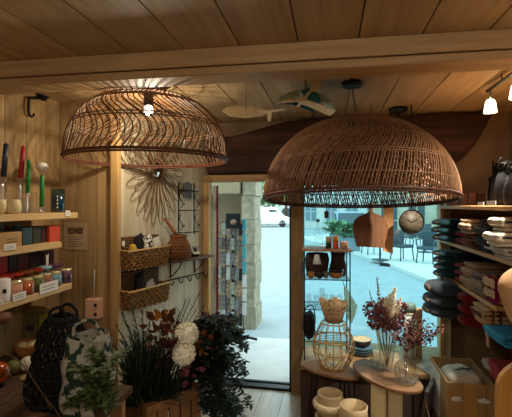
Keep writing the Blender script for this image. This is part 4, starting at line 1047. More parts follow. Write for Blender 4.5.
# trailing eucalyptus mass
p = cr_pt(Lc-.03, .14); t = thing('trailing_eucalyptus', 'dark trailing eucalyptus spilling over the door side of the planter', 'plant', p)
mb = MB(); st = MB(); M_euc = mat('dark_eucalyptus', (40, 52, 40), .6, .2, 20)
for k in range(92):
    tx = R.uniform(198, 242); ty = R.uniform(328, 430)
    if k < 24: tx, ty = R.uniform(205, 245), R.uniform(318, 350)
    if k > 80: tx, ty = R.choice([(247, 376), (244, 362), (238, 372), (246, 398), (250, 405), (240, 410), (236, 405)])
    q = at(tx, ty, R.uniform(2.2, 2.6))-p
    path = spline([Vector((R.uniform(-.04, .04), R.uniform(-.06, .06), 0)), q*.45+Vector((0, 0, .22)), q*.85+Vector((0, 0, .08)), q], 8); st.tube(path, .0016, 4)
    for s in path[5:]:
        for m in range(4 if k < 81 else 2):
            a = R.uniform(0, 6.28); mb.leaf(s+Vector((R.gauss(0, .008), R.gauss(0, .008), R.gauss(0, .008))), Vector((math.cos(a), math.sin(a), R.uniform(-.6, .4))), Vector((0, 0, 1)), R.uniform(.025, .045), R.uniform(.014, .026), .1)
mb.build('leaves', M_euc, t); st.build('stem', M_green, t)
p = cr_pt(Lc-.05, .2); t = thing('dark_leaf_plant', 'dark pointed leaf plant rising beside the open door', 'plant', p)
mb = MB(); st = MB()
for (tx, ty) in ((232, 322), (226, 318), (236, 332), (222, 326), (240, 340), (230, 336), (218, 334)):
    q = at(tx, ty, 2.62)-p; path = spline([(0, 0, 0), q*.5+Vector((0, 0, .1)), q], 6); st.tube(path, .003, 4)
    for s in path[6:]:
        for sg in (-1, 1): mb.leaf(s, RT*sg+Vector((0, 0, R.uniform(-.2, .8)))+FW*R.uniform(-.5, .5), Vector((0, -1, .3)), .075, .024, .2)
mb.build('leaves', M_euc, t); st.build('stem', M_green, t)

# ------------------------------------------------------------------ window display: hanging things
def cord_up(mb, x, y, p, o): mb.tube([p-o, Vector((p.x, p.y, ZC))-o], .002, 5)
# paddle board
d = 3.0; o = at(371, 208, d)
def flat_shape(name, px, d, th, m, parent, o):
    """an outline given as a list of picture points, standing upright at depth d with real thickness"""
    P = [at(x, y, d)-o for x, y in px]; n = len(P); Q = [p+FW*th for p in P]
    bm = MB().add(P+Q, [tuple(range(n)), tuple(range(2*n-1, n-1, -1))]+[(i, (i+1) % n, n+(i+1) % n, n+i) for i in range(n)], False)
    return bm.build(name, m, parent)
t = thing('paddle_board', 'large wooden paddle shaped cutting board hanging in the shop window', 'cutting board', o)
half = [(369.3, 203), (369.3, 211), (367.8, 213), (363, 214.6), (358, 217), (354.6, 220.6), (353, 225), (353.4, 231), (356.8, 246.5)]
halfr = [(372.7, 203), (372.7, 211), (374.2, 213), (379, 214.8), (383.5, 217.3), (386.6, 221), (388.2, 225.5), (387.7, 231.5), (384, 248)]
flat_shape('board', half+halfr[::-1], d, .018, wood('board_wood', (132, 90, 58), (102, 66, 40), 'z', island=.02, knots=False), t, o)
mb = MB(); mb.tube([at(371, 207.5, d)-o, at(371, 201, d)-o, Vector((0, 0, ZC-o.z))], .0028, 6); mb.build('hanging_cord', M_black, t)
d = 3.12; o = at(389, 207, d); t = thing('hanging_plank', 'pale narrow wooden board hanging behind the paddle board', 'board', o)
flat_shape('board', [(384.5, 205), (393.5, 205), (393, 254), (389, 253), (383.5, 251)], d, .016, wood('pale_board', (214, 160, 104), (184, 128, 76), 'z', island=.02, knots=False), t, o)
MB().tube([(0, 0, 0), (0, 0, ZC-o.z)], .0025, 6).build('hanging_cord', M_black, t)
d = 3.0; o = at(411.5, 222, d); t = thing('hanging_clock', 'round brown clock hanging on a black strap in the window', 'clock', o)
rr = 12.2*d/F; Mf = Matrix((RT, -Vector((0, 0, 1)), FW)).transposed()
Mf = Matrix(((RT.x, 0, FW.x), (RT.y, 0, FW.y), (0, 1, 0)))
MB().lathe([(rr, 0), (rr, .012), (rr*.9, .016)], (0, 0, 0), 36, M=Mf).build('case', mat('clock_wood', (112, 100, 82), .5, .2, 16), t)
rm = MB(); rm.tube([Mf@Vector((q.x, q.y, -.002)) for q in circle(rr, 40)], .004, 6, closed=True); rm.build('rim', M_black, t)
tk = MB()
for k in range(12):
    a = 2*PI*k/12; tk = MB(); tk.tube([Mf@Vector((rr*.78*math.cos(a), rr*.78*math.sin(a), -.002)), Mf@Vector((rr*.9*math.cos(a), rr*.9*math.sin(a), -.002))], .0014, 4); tk.build('hour_mark', M_black, t)
for a, l in ((.45, .62), (2.5, .45)): MB().tube([Mf@Vector((0, 0, -.004)), Mf@Vector((rr*l*math.cos(a), rr*l*math.sin(a), -.004))], .0018, 5).build('hand', M_black, t)
MB().tube([(0, 0, rr), (0, 0, ZC-o.z)], .004, 6).build('strap', M_black, t)
d = 3.2; o = at(326.5, 214.5, d); t = thing('hang_tag', 'small brown wooden tag hanging above the display rack', 'tag', o)
MB().box((0, 0, 0), (.034, .008, .056), rz=YAW, bev=.002).build('tag', mat('brown_tag', (112, 66, 46), .6), t); MB().tube([(0, 0, .026), (0, 0, ZC-o.z)], .0012, 5).build('thread', M_stem, t)

# ------------------------------------------------------------------ metal display rack on the bench
SZ = .42
RD = 3.28
pl, prr = at(304, 205, RD), at(348.5, 205, RD); base = Vector(((pl.x+prr.x)/2, (pl.y+prr.y)/2, SZ)); wR = (prr-pl).length
rang = 0.06
t = thing('display_rack', 'black metal display rack with a wooden top standing in the shop window', 'rack', base, rang)
hT = CAMZ-43*RD/F-SZ; dp = .26
hw = wR/2; hd = dp/2
for sx in (-1, 1):
    for sy in (-1, 1): MB().tube([(sx*hw*.97, sy*hd, 0), (sx*hw*.97, sy*hd, hT-.014)], .0055, 6).build('post', M_black, t)
MB().box((0, 0, hT-.007), (wR+.03, dp+.03, .014), bev=.003).build('top_board', wood('rack_top', (196, 134, 80), (156, 98, 54), 'x', island=.02, knots=False), t)
tiers = [CAMZ-72*RD/F-SZ, CAMZ-101*RD/F-SZ, CAMZ-132*RD/F-SZ]
for z in tiers:
    mb = MB()
    mb.tube([(-hw*.97, -hd, z), (hw*.97, -hd, z), (hw*.97, hd, z), (-hw*.97, hd, z)], .004, 5, closed=True)
    for k in range(7): mb.tube([(-hw*.95, -hd+dp*k/6, z), (hw*.95, -hd+dp*k/6, z)], .0022, 4)
    for k in range(1, 4): mb.tube([(-hw*.97+wR*.97*k/4, -hd, z-.001), (-hw*.97+wR*.97*k/4, hd, z-.001)], .0022, 4)
    mb.build('wire_shelf', M_black, t)
Mr = Matrix.Rotation(rang, 3, 'Z')
def on_rack(x, z, dy=0):
    """point on the rack at height z above the bench, at picture column x"""
    q = at(x, 205, RD+dy); q.z = SZ+z; return q
rs = RD/F
def lathe_thing(name, lab, cat, loc, prof, m, n=20, cap1=True, group=None): return tag(MB().lathe(prof, n=n, cap1=cap1).build(name, m, None, loc), lab, cat, group)
# on its top
p = on_rack(318, hT); t = thing('glass_bottle', 'clear glass bottle with a cork stopper on the display rack top', 'bottle', p)
h = 28*rs; MB().lathe([(.04, 0), (.042, .006), (.038, h*.45), (.03, h*.7), (.016, h*.82), (.014, h*.94), (.017, h*.95)], n=20, cap1=False).build('glass', M_glass, t)
MB().lathe([(.013, h*.93), (.015, h*1.0), (.012, h*1.03)], n=12).build('cork', mat('dark_cork', (90, 56, 46), .8), t)
mk = MB()
for k in range(4): mk.tube([Vector((q.x, q.y, h*(.12+.1*k))) for q in circle(.0405-.002*k, 20)], .0012, 4, closed=True); 
mk.build('embossed_band', M_glass, t)
p = on_rack(328.5, hT-.0, -.02); t = thing('two_tone_tumbler', 'dark tumbler with a pinkish upper half left of the orange jar', 'tumbler', p)
MB().lathe([(.02, 0), (.022, .003), (.022, .045)], n=18).build('lower', mat('smoke_brown', (60, 40, 34), .4), t); MB().lathe([(.022, .0455), (.0225, .092), (.02, .094)], n=18).build('upper', mat('pink_beige', (214, 168, 140), .5), t)
p = on_rack(335.5, hT, -.02); t = thing('orange_jar', 'orange jar with a yellow upper half on the display rack top', 'jar', p)
MB().lathe([(.022, 0), (.023, .003), (.023, .054)], n=18).build('lower', mat('bright_orange', (230, 96, 36), .4), t); MB().lathe([(.0235, .0545), (.024, .098), (.021, .1)], n=18).build('upper', mat('amber_yellow', (240, 164, 50), .4), t)
lathe_thing('cream_tub', 'low pinkish cream tub at the right end of the display rack top', 'tub', on_rack(344, hT, -.01), [(.027, 0), (.032, .004), (.033, .05), (.034, .054), (.028, .056)], mat('tub_cream', (224, 184, 156), .5))
lathe_thing('glass_dish', 'flat clear glass dish at the left end of the display rack top', 'dish', on_rack(309.5, hT, -.03), [(.02, 0), (.034, .006), (.038, .03), (.036, .03), (.03, .01)], M_glass, cap1=False)
lathe_thing('small_tumbler', 'small clear tumbler between the glass bottle and the dark tumbler', 'glass', on_rack(323.6, hT, -.05), [(.014, 0), (.016, .06), (.0145, .06), (.013, .004)], M_glass, 16, False)
# tier one
z = tiers[0]+.005
t = thing('dark_basket', 'dark brown round basket lying on the upper wire shelf of the rack', 'basket', on_rack(317, z, .05))
MB().lathe([(.08, 0), (.096, .06), (.098, .14), (.085, .185), (.076, .185), (.07, .03)], n=24, wob=.008).build('basket', mat('dark_basket', (72, 46, 36), .8, .3, 60, .5), t)
t = thing('coil_basket', 'dark coiled basket at the right of the upper wire shelf', 'basket', on_rack(338, z, .06))
mb = MB(); 
for k in range(16): mb.tube([Vector((q.x, q.y, .006+.012*k)) for q in circle(.058+.008*math.sin(k*.4), 22)], .0075, 5, closed=True)
mb.lathe([(.054, .002), (.058, .19)], n=20)
mb.build('coils', mat('dark_coil', (84, 60, 48), .8, .3, 60), t)
t = thing('white_bell', 'white translucent bell shaped cup hanging on the front of the display rack', 'cup', on_rack(317, CAMZ-56*rs-SZ, -.16))
MB().lathe([(.008, .075), (.018, .07), (.024, .04), (.033, .0), (.031, .0), (.022, .04)], n=20, cap1=False).build('bell', mat('milk_glass', (216, 224, 224), .3, .02), t); MB().tube([(0, 0, .074), (0, .0, .1), (0, .03, .105)], .0022, 5).build('hook', M_black, t)
for x, r, h, c, lab, dy in ((311, .029, .05, (168, 112, 60), 'small mustard brown bowl at the left of the upper wire shelf', -.08), (319.5, .027, .05, (34, 28, 28), 'small black cup between the two mustard bowls', -.08), (326, .024, .045, (120, 112, 106), 'small grey cup beside the black cup on the rack', -.05)):
    lathe_thing('small_bowl', lab, 'bowl', on_rack(x, z, dy), [(r*.6, 0), (r*.95, h*.4), (r, h), (r*.88, h), (r*.8, h*.4), (r*.3, h*.15)], mat('glaze_'+str(x), c, .35, .1), 20)
t = thing('mustard_bowl', 'larger mustard bowl with a black rim on the upper wire shelf', 'bowl', on_rack(336, z, -.075))
MB().lathe([(.03, 0), (.05, .015), (.058, .05), (.053, .05), (.03, .012)], n=24).build('bowl', mat('mustard_glaze', (172, 116, 52), .35, .1), t); MB().lathe([(.0585, .05), (.059, .075), (.052, .075), (.05, .052)], n=24).build('dark_rim', mat('black_glaze', (38, 32, 32), .25), t)
ph = on_rack(302.8, CAMZ-63*rs-SZ, -.02)
tag(MB().ball((0, 0, 0), (.018, .05, .068), 14, 1, .8, lump=.3).build('grey_cloth', mat('grey_linen', (120, 104, 98), .9, .15, 30), None, ph+Vector((-.012, 0, 0))), 'grey cloth hanging off the left side of the display rack', 'cloth')
# tier two: glasses etc
z = tiers[1]+.005
for x, dy, hh in ((309, -.08, .09), (316.5, -.08, .085), (325, -.07, .09), (332, -.06, .085), (339.5, -.07, .09), (322, .05, .11)):
    lathe_thing('wine_glass', 'clear stemmed glass on the middle wire shelf of the display rack', 'glass', on_rack(x, z, dy), [(.022, 0), (.022, .002), (.004, .006), (.004, hh*.4), (.022, hh*.55), (.026, hh*.8), (.022, hh*1.2), (.0205, hh*1.2), (.022, hh*.6), (.003, hh*.46)], M_glass, 16, False, 'glasses on the middle shelf of the rack')
z = tiers[1]+.002
t = thing('black_basket', 'black woven bag lying at the left of the display rack below the glasses', 'bag', on_rack(309, tiers[2]+.005, 0))
mb = MB(); mb.ball((0, 0, .1), (.055, .085, .1), 18, .8, .8, lump=.25); mb.build('weave', mat('black_straw', (28, 26, 26), .8, .4, 90, .6), t); MB().tube(spline([(-.04, 0, .17), (-.02, 0, .24), (.03, 0, .25), (.05, 0, .17)], 5), .005, 5).build('handle', M_black, t)
o = at(347, 306, 3.38); t = thing('teal_cloth', 'grey teal cloth hanging on the right side of the display rack', 'cloth', o)
flat_shape('cloth', [(344.5, 286), (347, 288), (352, 297), (357.5, 306), (355, 316), (351.5, 324), (348, 319), (346, 310)], 3.38, .03, mat('grey_teal_cloth', (122, 158, 150), .9, .06, 30), t, o)
MB().tube([at(344.6, 287, 3.385)-o, at(343, 281, 3.37)-o], .003, 5).build('loop', M_black, t)
# bird-cage-like bamboo lantern on the left table with a flared woven top
TZ1, TZ2 = .475, .53
p = onZ(333, 368, TZ1); p = onZ(333.5, 366, TZ1)
dL = dep(p); k_ = dL/F
t = thing('bamboo_lantern', 'open bamboo lantern with a rounded cage standing on the left nesting table', 'lantern', p)
mb = MB(); hB = 42*k_; rB = 20.5*k_
def lan(u): return rB*(.62+.38*math.sin(PI*min(1, u*1.05)**.8)) if u < .5 else rB*(1-.42*((u-.5)/.5)**1.3)
for k in range(16):
    a = 2*PI*k/16; mb.tube([(lan(i/12)*math.cos(a), lan(i/12)*math.sin(a), .012+hB*i/12) for i in range(13)], .0036, 5)
for u in (0, .35, .62, 1): mb.tube(circle(lan(u), 36, .012+hB*u), .005, 6, closed=True)
for k in range(8):
    a = 2*PI*k/8; mb.tube([(lan(0)*.95*math.cos(a), lan(0)*.95*math.sin(a), .012), (rB*1.0*math.cos(a+.5), rB*1.0*math.sin(a+.5), .012+hB*.38)], .003, 4)
mb.build('cage', M_cane, t)
MB().lathe([(lan(0), 0), (lan(0)+.004, .01), (lan(0)-.01, .014)], n=32).build('base', M_cane, t)
gl = MB(); gl.lathe([(.03, .016), (.036, .02), (.036, .1), (.034, .1), (.033, .022)], n=20, cap1=False); gl.build('glass_cup', M_glass, t)
# woven fan top gathered over lantern
o = p+Vector((0, 0, .012+hB)); t = thing('straw_bundle', 'frayed tan woven palm bundle flaring above the bamboo lantern', 'basket', o+Vector((0, 0, .0)))
mb = MB(); ptop = [(-19, 0), (-14, 4), (-4, 8), (6, 10), (17, 3)]
def up_r(a): return .085+.02*math.sin(2*a+1)
for k in range(60):
    a = 2*PI*k/60; zz = .15+.02*math.sin(3*a)+.014*R.random()+.03*math.cos(a+2)
    mb.tube([(lan(1)*.62*math.cos(a), lan(1)*.62*math.sin(a), .006), (.07*math.cos(a+.1), .07*math.sin(a+.1), .06), (up_r(a)*math.cos(a+.22), up_r(a)*math.sin(a+.22), zz)], [.0055, .006, .0045], 4)
for z_, r_ in ((.012, lan(1)*.64), (.05, .066), (.09, .08), (.12, .088)): mb.tube([Vector((q.x, q.y, q.z+.006*math.sin(k))) for k, q in enumerate(circle(r_, 36, z_))], .005, 5, closed=True)
mb.lathe([(lan(1)*.58, .006), (.064, .06), (.076, .12)], n=24, cap1=False)
mb.build('woven_strands', mat('tan_palm', (212, 178, 132), .75, .25, 60, .3), t)
mb = MB()
for k in range(9): mb.blade(Vector((.02*math.cos(k), .02*math.sin(k), .1)), Vector((-.5+.12*k, -.3, .35)), .12, .02, .5)
mb.build('dark_leaves', mat('dark_straw', (64, 50, 40), .8), t)

# ------------------------------------------------------------------ nesting tables
M_top = wood('walnut_table_top', (146, 108, 74), (108, 77, 50), 'x', rough=.62, island=.02, spec=.2)
def closed_spline(P, n=5):
    m = len(P); o = []
    for i in range(m):
        p0, p1, p2, p3 = [Vector(P[(i+k) % m]) for k in (-1, 0, 1, 2)]
        for k in range(n):
            t_ = k/n; o.append(.5*((2*p1)+(p2-p0)*t_+(2*p0-5*p1+4*p2-p3)*t_*t_+(3*p1-p0-3*p2+p3)*t_**3))
    return o
def table_top(px, Z, th, t, o):
    P = [onZ(x, y, Z) for x, y in px]; P = closed_spline([(q.x-o.x, q.y-o.y, 0) for q in P])
    n = len(P); c = sum(P, Vector())/n; V = []
    for z, s in ((Z-o.z-th, .985), (Z-o.z-th*.75, 1), (Z-o.z-th*.25, 1), (Z-o.z, .988)):
        for q in P: w = c+(q-c)*s; V.append(Vector((w.x, w.y, z)))
    Fc = [tuple(range(n-1, -1, -1)), tuple(3*n+i for i in range(n))]
    for j in range(3):
        for i in range(n): Fc.append((j*n+i, j*n+(i+1) % n, (j+1)*n+(i+1) % n, (j+1)*n+i))
    MB().add(V, Fc, False).build('table_top', M_top, t)
o = onZ(332, 368, TZ1); o.z = 0
t = thing('nesting_table', 'lower oval wooden nesting table with thin black legs, on the left', 'table', o)
table_top([(304, 365), (310, 361), (322, 359.5), (336, 360.5), (350, 366), (359.5, 376), (352, 378.5), (338, 377), (320, 373), (309, 369)], TZ1, .018, t, o)
for x, y, dx in ((314, 366, -.04), (350, 374, .02), (340, 363, .03)):
    q = onZ(x, y, TZ1)-o; q.z = TZ1-.018; MB().tube([q+Vector((-.012, 0, 0)), q+Vector((dx, 0, -TZ1+.024))], .006, 6).build('leg', M_black, t); MB().tube([q+Vector((.03, .01, 0)), q+Vector((dx+.008, .003, -TZ1+.024))], .006, 6).build('leg', M_black, t)
o = onZ(388, 376, TZ2); o.z = 0
t = thing('nesting_table', 'higher pebble shaped wooden table on cream panel legs, on the right', 'table', o)
table_top([(352.5, 364), (357, 360), (368, 358.5), (386, 361.5), (404, 369), (418, 379), (423.5, 387), (418, 391), (404, 391), (386, 387), (368, 379), (357, 371)], TZ2, .02, t, o)
qa = onZ(372, 379, TZ2)-o; qb = onZ(388, 384, TZ2)-o; qc = onZ(403, 385, TZ2)-o
def panel(a, b, th, nm):
    a = Vector((a.x, a.y, 0)); b = Vector((b.x, b.y, 0)); dd = b-a; c = (a+b)/2
    MB().box((c.x, c.y, (TZ2-.021)/2), (dd.length, th, TZ2-.021), rz=math.atan2(dd.y, dd.x), bev=.003).build(nm, M_cream, t)
m1 = Vector(((qa.x+qb.x)/2, (qa.y+qb.y)/2, 0))
panel(qa+Vector((0, .02, 0)), qb+Vector((-.008, .03, 0)), .03, 'leg_panel'); panel(qb+Vector((.008, .028, 0)), qc+Vector((0, .05, 0)), .03, 'leg_panel')
q = onZ(413, 387, TZ2)-o; q.z = TZ2-.02; MB().tube([q, q+Vector((.0, 0, -TZ2+.026))], .008, 6).build('leg', M_black, t)

# plates and bowl on the bench
p = Vector((0, 0, 0)); p = onZ(361, 351, SZ); p.y = min(p.y, 3.3); p = Vector((onY(361, 205, 3.41).x, 3.41, SZ))
hz = 0
for i, (r, lab) in enumerate(((.098, 'bottom black plate of the stack on the window bench'), (.096, 'second black plate of the stack on the window bench'), (.092, 'third black plate of the stack on the window bench'))):
    tag(MB().lathe([(r*.55, 0), (r*.95, .012), (r, .022), (r*.96, .022), (r*.5, .006)], n=32).build('black_plate', mat('black_stoneware', (30, 32, 36), .3, .1), None, p+Vector((0, 0, hz))), lab, 'plate', 'black plates stacked on the window bench'); hz += .019
t = thing('black_bowl', 'black bowl with a pale wooden inside on top of the plate stack', 'bowl', p+Vector((0, 0, hz+.007)))
MB().lathe([(.05, 0), (.076, .02), (.084, .062), (.08, .062), (.07, .05)], n=32, cap1=True).build('bowl', MATS['black_stoneware'], t); MB().lathe([(.076, .0545), (.0795, .0625), (.06, .056)], n=32).build('wooden_lining', mat('pale_lining', (206, 174, 120), .5), t)
# tall paper tubes on the bench
for x, r, yt, c1, c2, lab in ((410, .042, 303, (120, 140, 132), (206, 210, 200), 'tall white tube with a grey green lid on the window bench'), (419, .024, 308, (206, 176, 130), (206, 176, 130), 'tall tan cardboard tube right of the white tube')):
    q = at(x, 205, 3.24); q.z = SZ; hh = CAMZ-(yt-205)*3.24/F-SZ; t = thing('paper_tube', lab, 'tube', q)
    MB().lathe([(r, 0), (r, hh-.07)], n=24).build('tube', mat('tube_'+str(x), c2, .7, .04), t); MB().lathe([(r+.002, hh-.07), (r+.002, hh-.012), (r-.004, hh), (r-.012, hh-.004)], n=24).build('lid', mat('tubelid_'+str(x), c1, .6, .04), t)
    if x == 410: MB().tube([Vector((q_.x, q_.y, hh-.085)) for q_ in circle(r+.0005, 24)], .004, 5, closed=True).build('band', mat('gold_band', (190, 150, 60), .4), t)
q = Vector((at(425, 205, 3.2).x, 3.18, SZ)); tag(MB().box((0, 0, .006), (.16, .2, .012), bev=.002).build('magazine', mat('magazine_cover', (206, 190, 160), .6, .2, 14, c2=(120, 112, 108)), None, q, .3), 'pale magazine lying on the window bench by the right jamb', 'magazine')
q = Vector((at(437, 205, 3.2).x+.0, 3.3, SZ)); tag(MB().ball((0, 0, .012), (.06, .1, .012), 14, .7, .7).build('blue_cloth', mat('pale_blue_cloth', (130, 160, 180), .8), None, q), 'pale blue folded cloth at the foot of the right window jamb', 'cloth')

# glassware and dried flowers on the higher table
def onT(x, y): return onZ(x, y, TZ2)
p = onT(387, 370); kd = dep(p)/F
t = thing('flared_vase', 'tall flared clear glass vase of dried flowers on the higher table', 'vase', p)
MB().lathe([(.03, 0), (.034, .003), (.036, .01), (.05, 18*kd), (.078, 41*kd), (.076, 41*kd), (.048, 18*kd), (.031, .012)], n=28, cap1=False).build('glass', M_vase, t)
MB().tube(circle(.077, 36, 41*kd), .0022, 5, closed=True).build('rim', M_cut, t)
hv = 41*kd
M_hyd = mat('dried_hydrangea', (146, 88, 82), .85, .3, 40, c2=(92, 50, 52)); M_plume = mat('pampas_cream', (244, 230, 204), .9, .1, 40); M_plume2 = mat('pampas_brown', (172, 132, 98), .9, .15, 40)
fl = thing('dried_bouquet', 'dried burgundy hydrangeas with pampas plumes standing in the flared vase', 'flowers', p+Vector((0, 0, .012)))
st = MB(); mb = MB(); o0 = p+Vector((0, 0, .012))
for (x, y, dd, r) in ((372, 310, .0, .052), (381, 316, -.05, .056), (392, 313, .02, .055), (399, 309, .0, .05), (386, 306, .04, .05), (376, 322, .03, .05), (396, 321, -.03, .052), (387, 323, -.03, .05)):
    q = at(x, y, dep(p)+dd)-o0; st.tube(spline([(0, 0, 0), q*.5+Vector((-.0*q.x, 0, 0)), q], 5), .0022, 5)
    for k in range(230):
        v = Vector((R.gauss(0, 1), R.gauss(0, 1), R.gauss(0, 1))); v.normalize(); mb.leaf(q+v*r*(.5+.5*R.random()), v+Vector((R.uniform(-.6, .6), R.uniform(-.6, .6), R.uniform(-.6, .6))), Vector((R.random(), R.random(), R.random())), .02, .017, .2)
mb.build('blossoms', M_hyd, fl)
def plume(path_px, w, m, nb=240):
    path = spline([Vector((0, 0, .02))]+[at(x, y, dep(p)+dd)-o0 for x, y, dd in path_px], 8); st.tube(path, .0015, 4); mb = MB()
    L = len(path)
    for k in range(nb):
        i = R.randint(int(L*.45), L-2); s = path[i]; u = (i-L*.45)/(L*.55); tdir = (path[i+1]-path[i]).normalized(); a = Vector((R.gauss(0, 1), R.gauss(0, 1), R.gauss(0, .4)))
        mb.blade(s, tdir*1.1+a.normalized()*.95, w*(1.15-u)*R.uniform(.4, .9), .0055, .12, 3)
    mb.build('plume', m, fl)
plume([(383, 340, 0), (379, 300, .01), (377, 277, .01)], .055, M_plume2, 320); plume([(382, 335, 0), (373, 305, 0), (369, 290, 0)], .03, M_plume2, 120)
plume([(389, 340, 0), (391, 312, -.06), (395, 288, -.05)], .095, M_plume, 900); plume([(387, 340, .02), (388, 312, -.06), (390, 294, -.05)], .08, M_plume, 600)
plume([(386, 338, 0), (385, 312, -.05), (386, 297, -.04)], .07, M_plume, 380); plume([(390, 338, 0), (397, 314, -.05), (401, 298, -.04)], .065, M_plume, 380)
st.build('stem', M_stem, fl)
p = onT(406, 382); kd = dep(p)/F
t = thing('round_vase', 'round clear glass vase with a narrow neck at the right end of the higher table', 'vase', p)
rv = 11.8*kd
MB().lathe([(rv*.45, 0), (rv*.6, .003), (rv*.96, rv*.6), (rv, rv*.95), (rv*.85, rv*1.5), (rv*.4, rv*1.95), (rv*.27, rv*2.2), (rv*.27, rv*2.65), (rv*.33, rv*2.75), (rv*.3, rv*2.75), (rv*.24, rv*2.2), (rv*.8, rv*1.5), (rv*.95, rv*.95), (rv*.9, rv*.6), (rv*.5, .008)], n=28, cap1=False).build('glass', M_vase, t)
fl2 = thing('dried_berry_spray', 'loose burgundy dried berry branches fanning out of the round vase', 'flowers', p+Vector((0, 0, .01)))
mb = MB(); st = MB(); o0 = p+Vector((0, 0, .01)); M_ber = mat('dried_berry', (132, 76, 70), .85, .25, 40, c2=(84, 42, 44))
for (x, y, dd) in ((395, 322, .1), (402, 312, .06), (409, 320, .03), (416, 316, .0), (423, 322, .0), (430, 326, -.02), (437, 331, 0), (442, 329, 0), (426, 335, .03), (412, 333, -.04), (404, 330, -.03), (400, 340, -.02), (418, 340, -.03), (394, 335, .02), (432, 338, 0)):
    q = at(x, y, dep(p)+dd)-o0; path = spline([(0, 0, 0), (0, 0, rv*2.2), (q+Vector((0, 0, rv*2.6)))*.5, q], 6); st.tube(path, .0015, 4)
    for s in path[12:]:
        for k in range(7):
            c = s+Vector((R.gauss(0, .013), R.gauss(0, .013), R.gauss(0, .013))); mb.leaf(c, Vector((R.uniform(-1, 1), R.uniform(-1, 1), R.uniform(-1, 1))), Vector((R.random(), R.random(), 1)), .018, .015, .2)
mb.v, off = mb.v+st.v, len(mb.v); mb.f += [tuple(i+off for i in q) for q in st.f]; mb.sm += st.sm; mb.build('berries', M_ber, fl2)
p = onT(375, 367.5); t = thing('glass_mug', 'clear glass mug with a large loop handle left of the flared vase', 'mug', p)
MB().lathe([(.028, 0), (.034, .004), (.036, .1), (.034, .1), (.032, .006)], n=24, cap1=False).build('glass', M_vase, t); MB().tube(spline([(-.02, -.03, .09), (-.04, -.05, .12), (-.06, -.06, .09), (-.06, -.06, .04), (-.03, -.035, .02)], 5), .0055, 6).build('handle', M_cut, t)
for x, y, lab in ((381, 371, 'small clear glass tealight cup before the glass mug'), (393.5, 374, 'small clear glass cup beside the round vase'), (366, 365, 'small clear glass cup at the left of the higher table')):
    lathe_thing('tealight_cup', lab, 'glass', onT(x, y), [(.016, 0), (.021, .004), (.023, .042), (.021, .042), (.018, .008)], M_glass, 18, False)

# pots on the floor below the tables
def braid_pot(p, z0, h, r, lab, m, braid=True):
    t = thing('cream_pot', lab, 'pot', Vector((p.x, p.y, z0)))
    MB().lathe([(r*.72, 0), (r*.86, h*.2), (r*.98, h*.5), (r*.98, h*.68), (r*.84, h*.9), (r*.86, h), (r*.78, h), (r*.74, h*.7), (r*.7, h*.12)], n=36).build('pot', m, t)
    if braid:
        b = MB(); N = 60
        for ph in (0, PI):
            b = MB(); b.tube([((r*1.0+.009*math.cos(k*PI*2/8+ph))*math.cos(2*PI*k/144), (r*1.0+.009*math.cos(k*PI*2/8+ph))*math.sin(2*PI*k/144), h*.5+.014*math.sin(k*PI*2/8+ph)) for k in range(144)], .011, 5, closed=True); b.build('braid', mat('rope_cream', (236, 216, 176), .85, .1, 60, .2), t)
    return t
p = at(330, 205, 2.72); t = thing('terracotta_pot', 'terracotta pot with a pale rim under the left table, carrying the braided pot', 'pot', (p.x, p.y, 0))
MB().lathe([(.062, 0), (.085, .17), (.078, .17), (.055, .02)], n=32).build('pot', M_terra, t); MB().lathe([(.086, .165), (.098, .17), (.102, .215), (.09, .225), (.075, .2), (.07, .18)], n=32).build('rim', M_ceram, t)
braid_pot(p, .2255, .15, .098, 'cream pot with a braided band stacked on the terracotta pot', M_ceram)
p = at(353.5, 205, 2.53); braid_pot(p, 0, .385, .102, 'tall cream pot on the floor right of the terracotta pot', M_ceram, False)

# dark panel leaning beside the table, cardboard box on a dark stool
p = Vector((.66, 2.9, 0)); t = thing('dark_screen', 'dark scratched wooden panel leaning between the table and the cardboard box', 'panel', p, 1.15)
MB().box((0, 0, .235), (.4, .025, .45), bev=.004, tilt=('X', .12)).build('panel', wood('dark_panel', (74, 62, 52), (30, 25, 22), 'z', rough=.35, island=.02, scale=10), t)
MB().box((0, -.016, .225), (.3, .006, .03), tilt=('X', .12)).build('batten', M_black, t)
p = at(429, 400, 2.5); p0_ = Vector((.60, 2.62, 0)); t = tag(MB().tube(spline([(0, .1, .4), (.02, .0, .25), (.05, -.06, .1), (.09, -.1, .012)], 6), .005, 6).build('brown_cable', mat('brown_cable', (120, 70, 44), .6), None, p0_), 'brown cord hanging beside the cardboard box', 'cord')
BX0, BX1, BY0, BY1, BZ = .705, .975, 2.62, 3.05, .565
t = thing('cardboard_box', 'open cardboard box with a tape strip and torn white patches at the lower right', 'box', (BX0, BY0, .0))
bw, bl = BX1-BX0, BY1-BY0
MB().b2((0, 0, .12), (bw, .006, BZ)).build('front_panel', M_kraft, t); MB().b2((0, bl-.006, .12), (bw, bl, BZ)).build('back_panel', M_kraft, t)
MB().b2((0, .006, .12), (.006, bl-.006, BZ)).build('side_panel', M_kraft, t); MB().b2((bw-.006, .006, .12), (bw, bl-.006, BZ)).build('side_panel', M_kraft, t)
MB().b2((.006, .006, .12), (bw-.006, bl-.006, .13)).build('bottom', M_kraft, t)
MB().b2((-.0015, .16, .25), (-.0002, bl-.02, BZ-.02)).build('paper_label', M_white, t)
for dx in (.1,): MB().b2((bw*.36, -.0012, .12), (bw*.62, -.0002, BZ)).build('tape', mat('tan_tape', (196, 146, 76), .45, .05), t)
MB().b2((bw*.8, -.0012, .12), (bw*.815, -.0002, BZ)).build('crease', mat('kraft_dark', (120, 88, 52), .85), t)
for x0, x1 in ((.02, .09), (.17, .245)):
    mb = MB(); mb.ball(((x0+x1)/2, -.003, .47), ((x1-x0)/2, .004, .014), 16, 1, 1, lump=.6); mb.build('torn_patch', M_white, t)
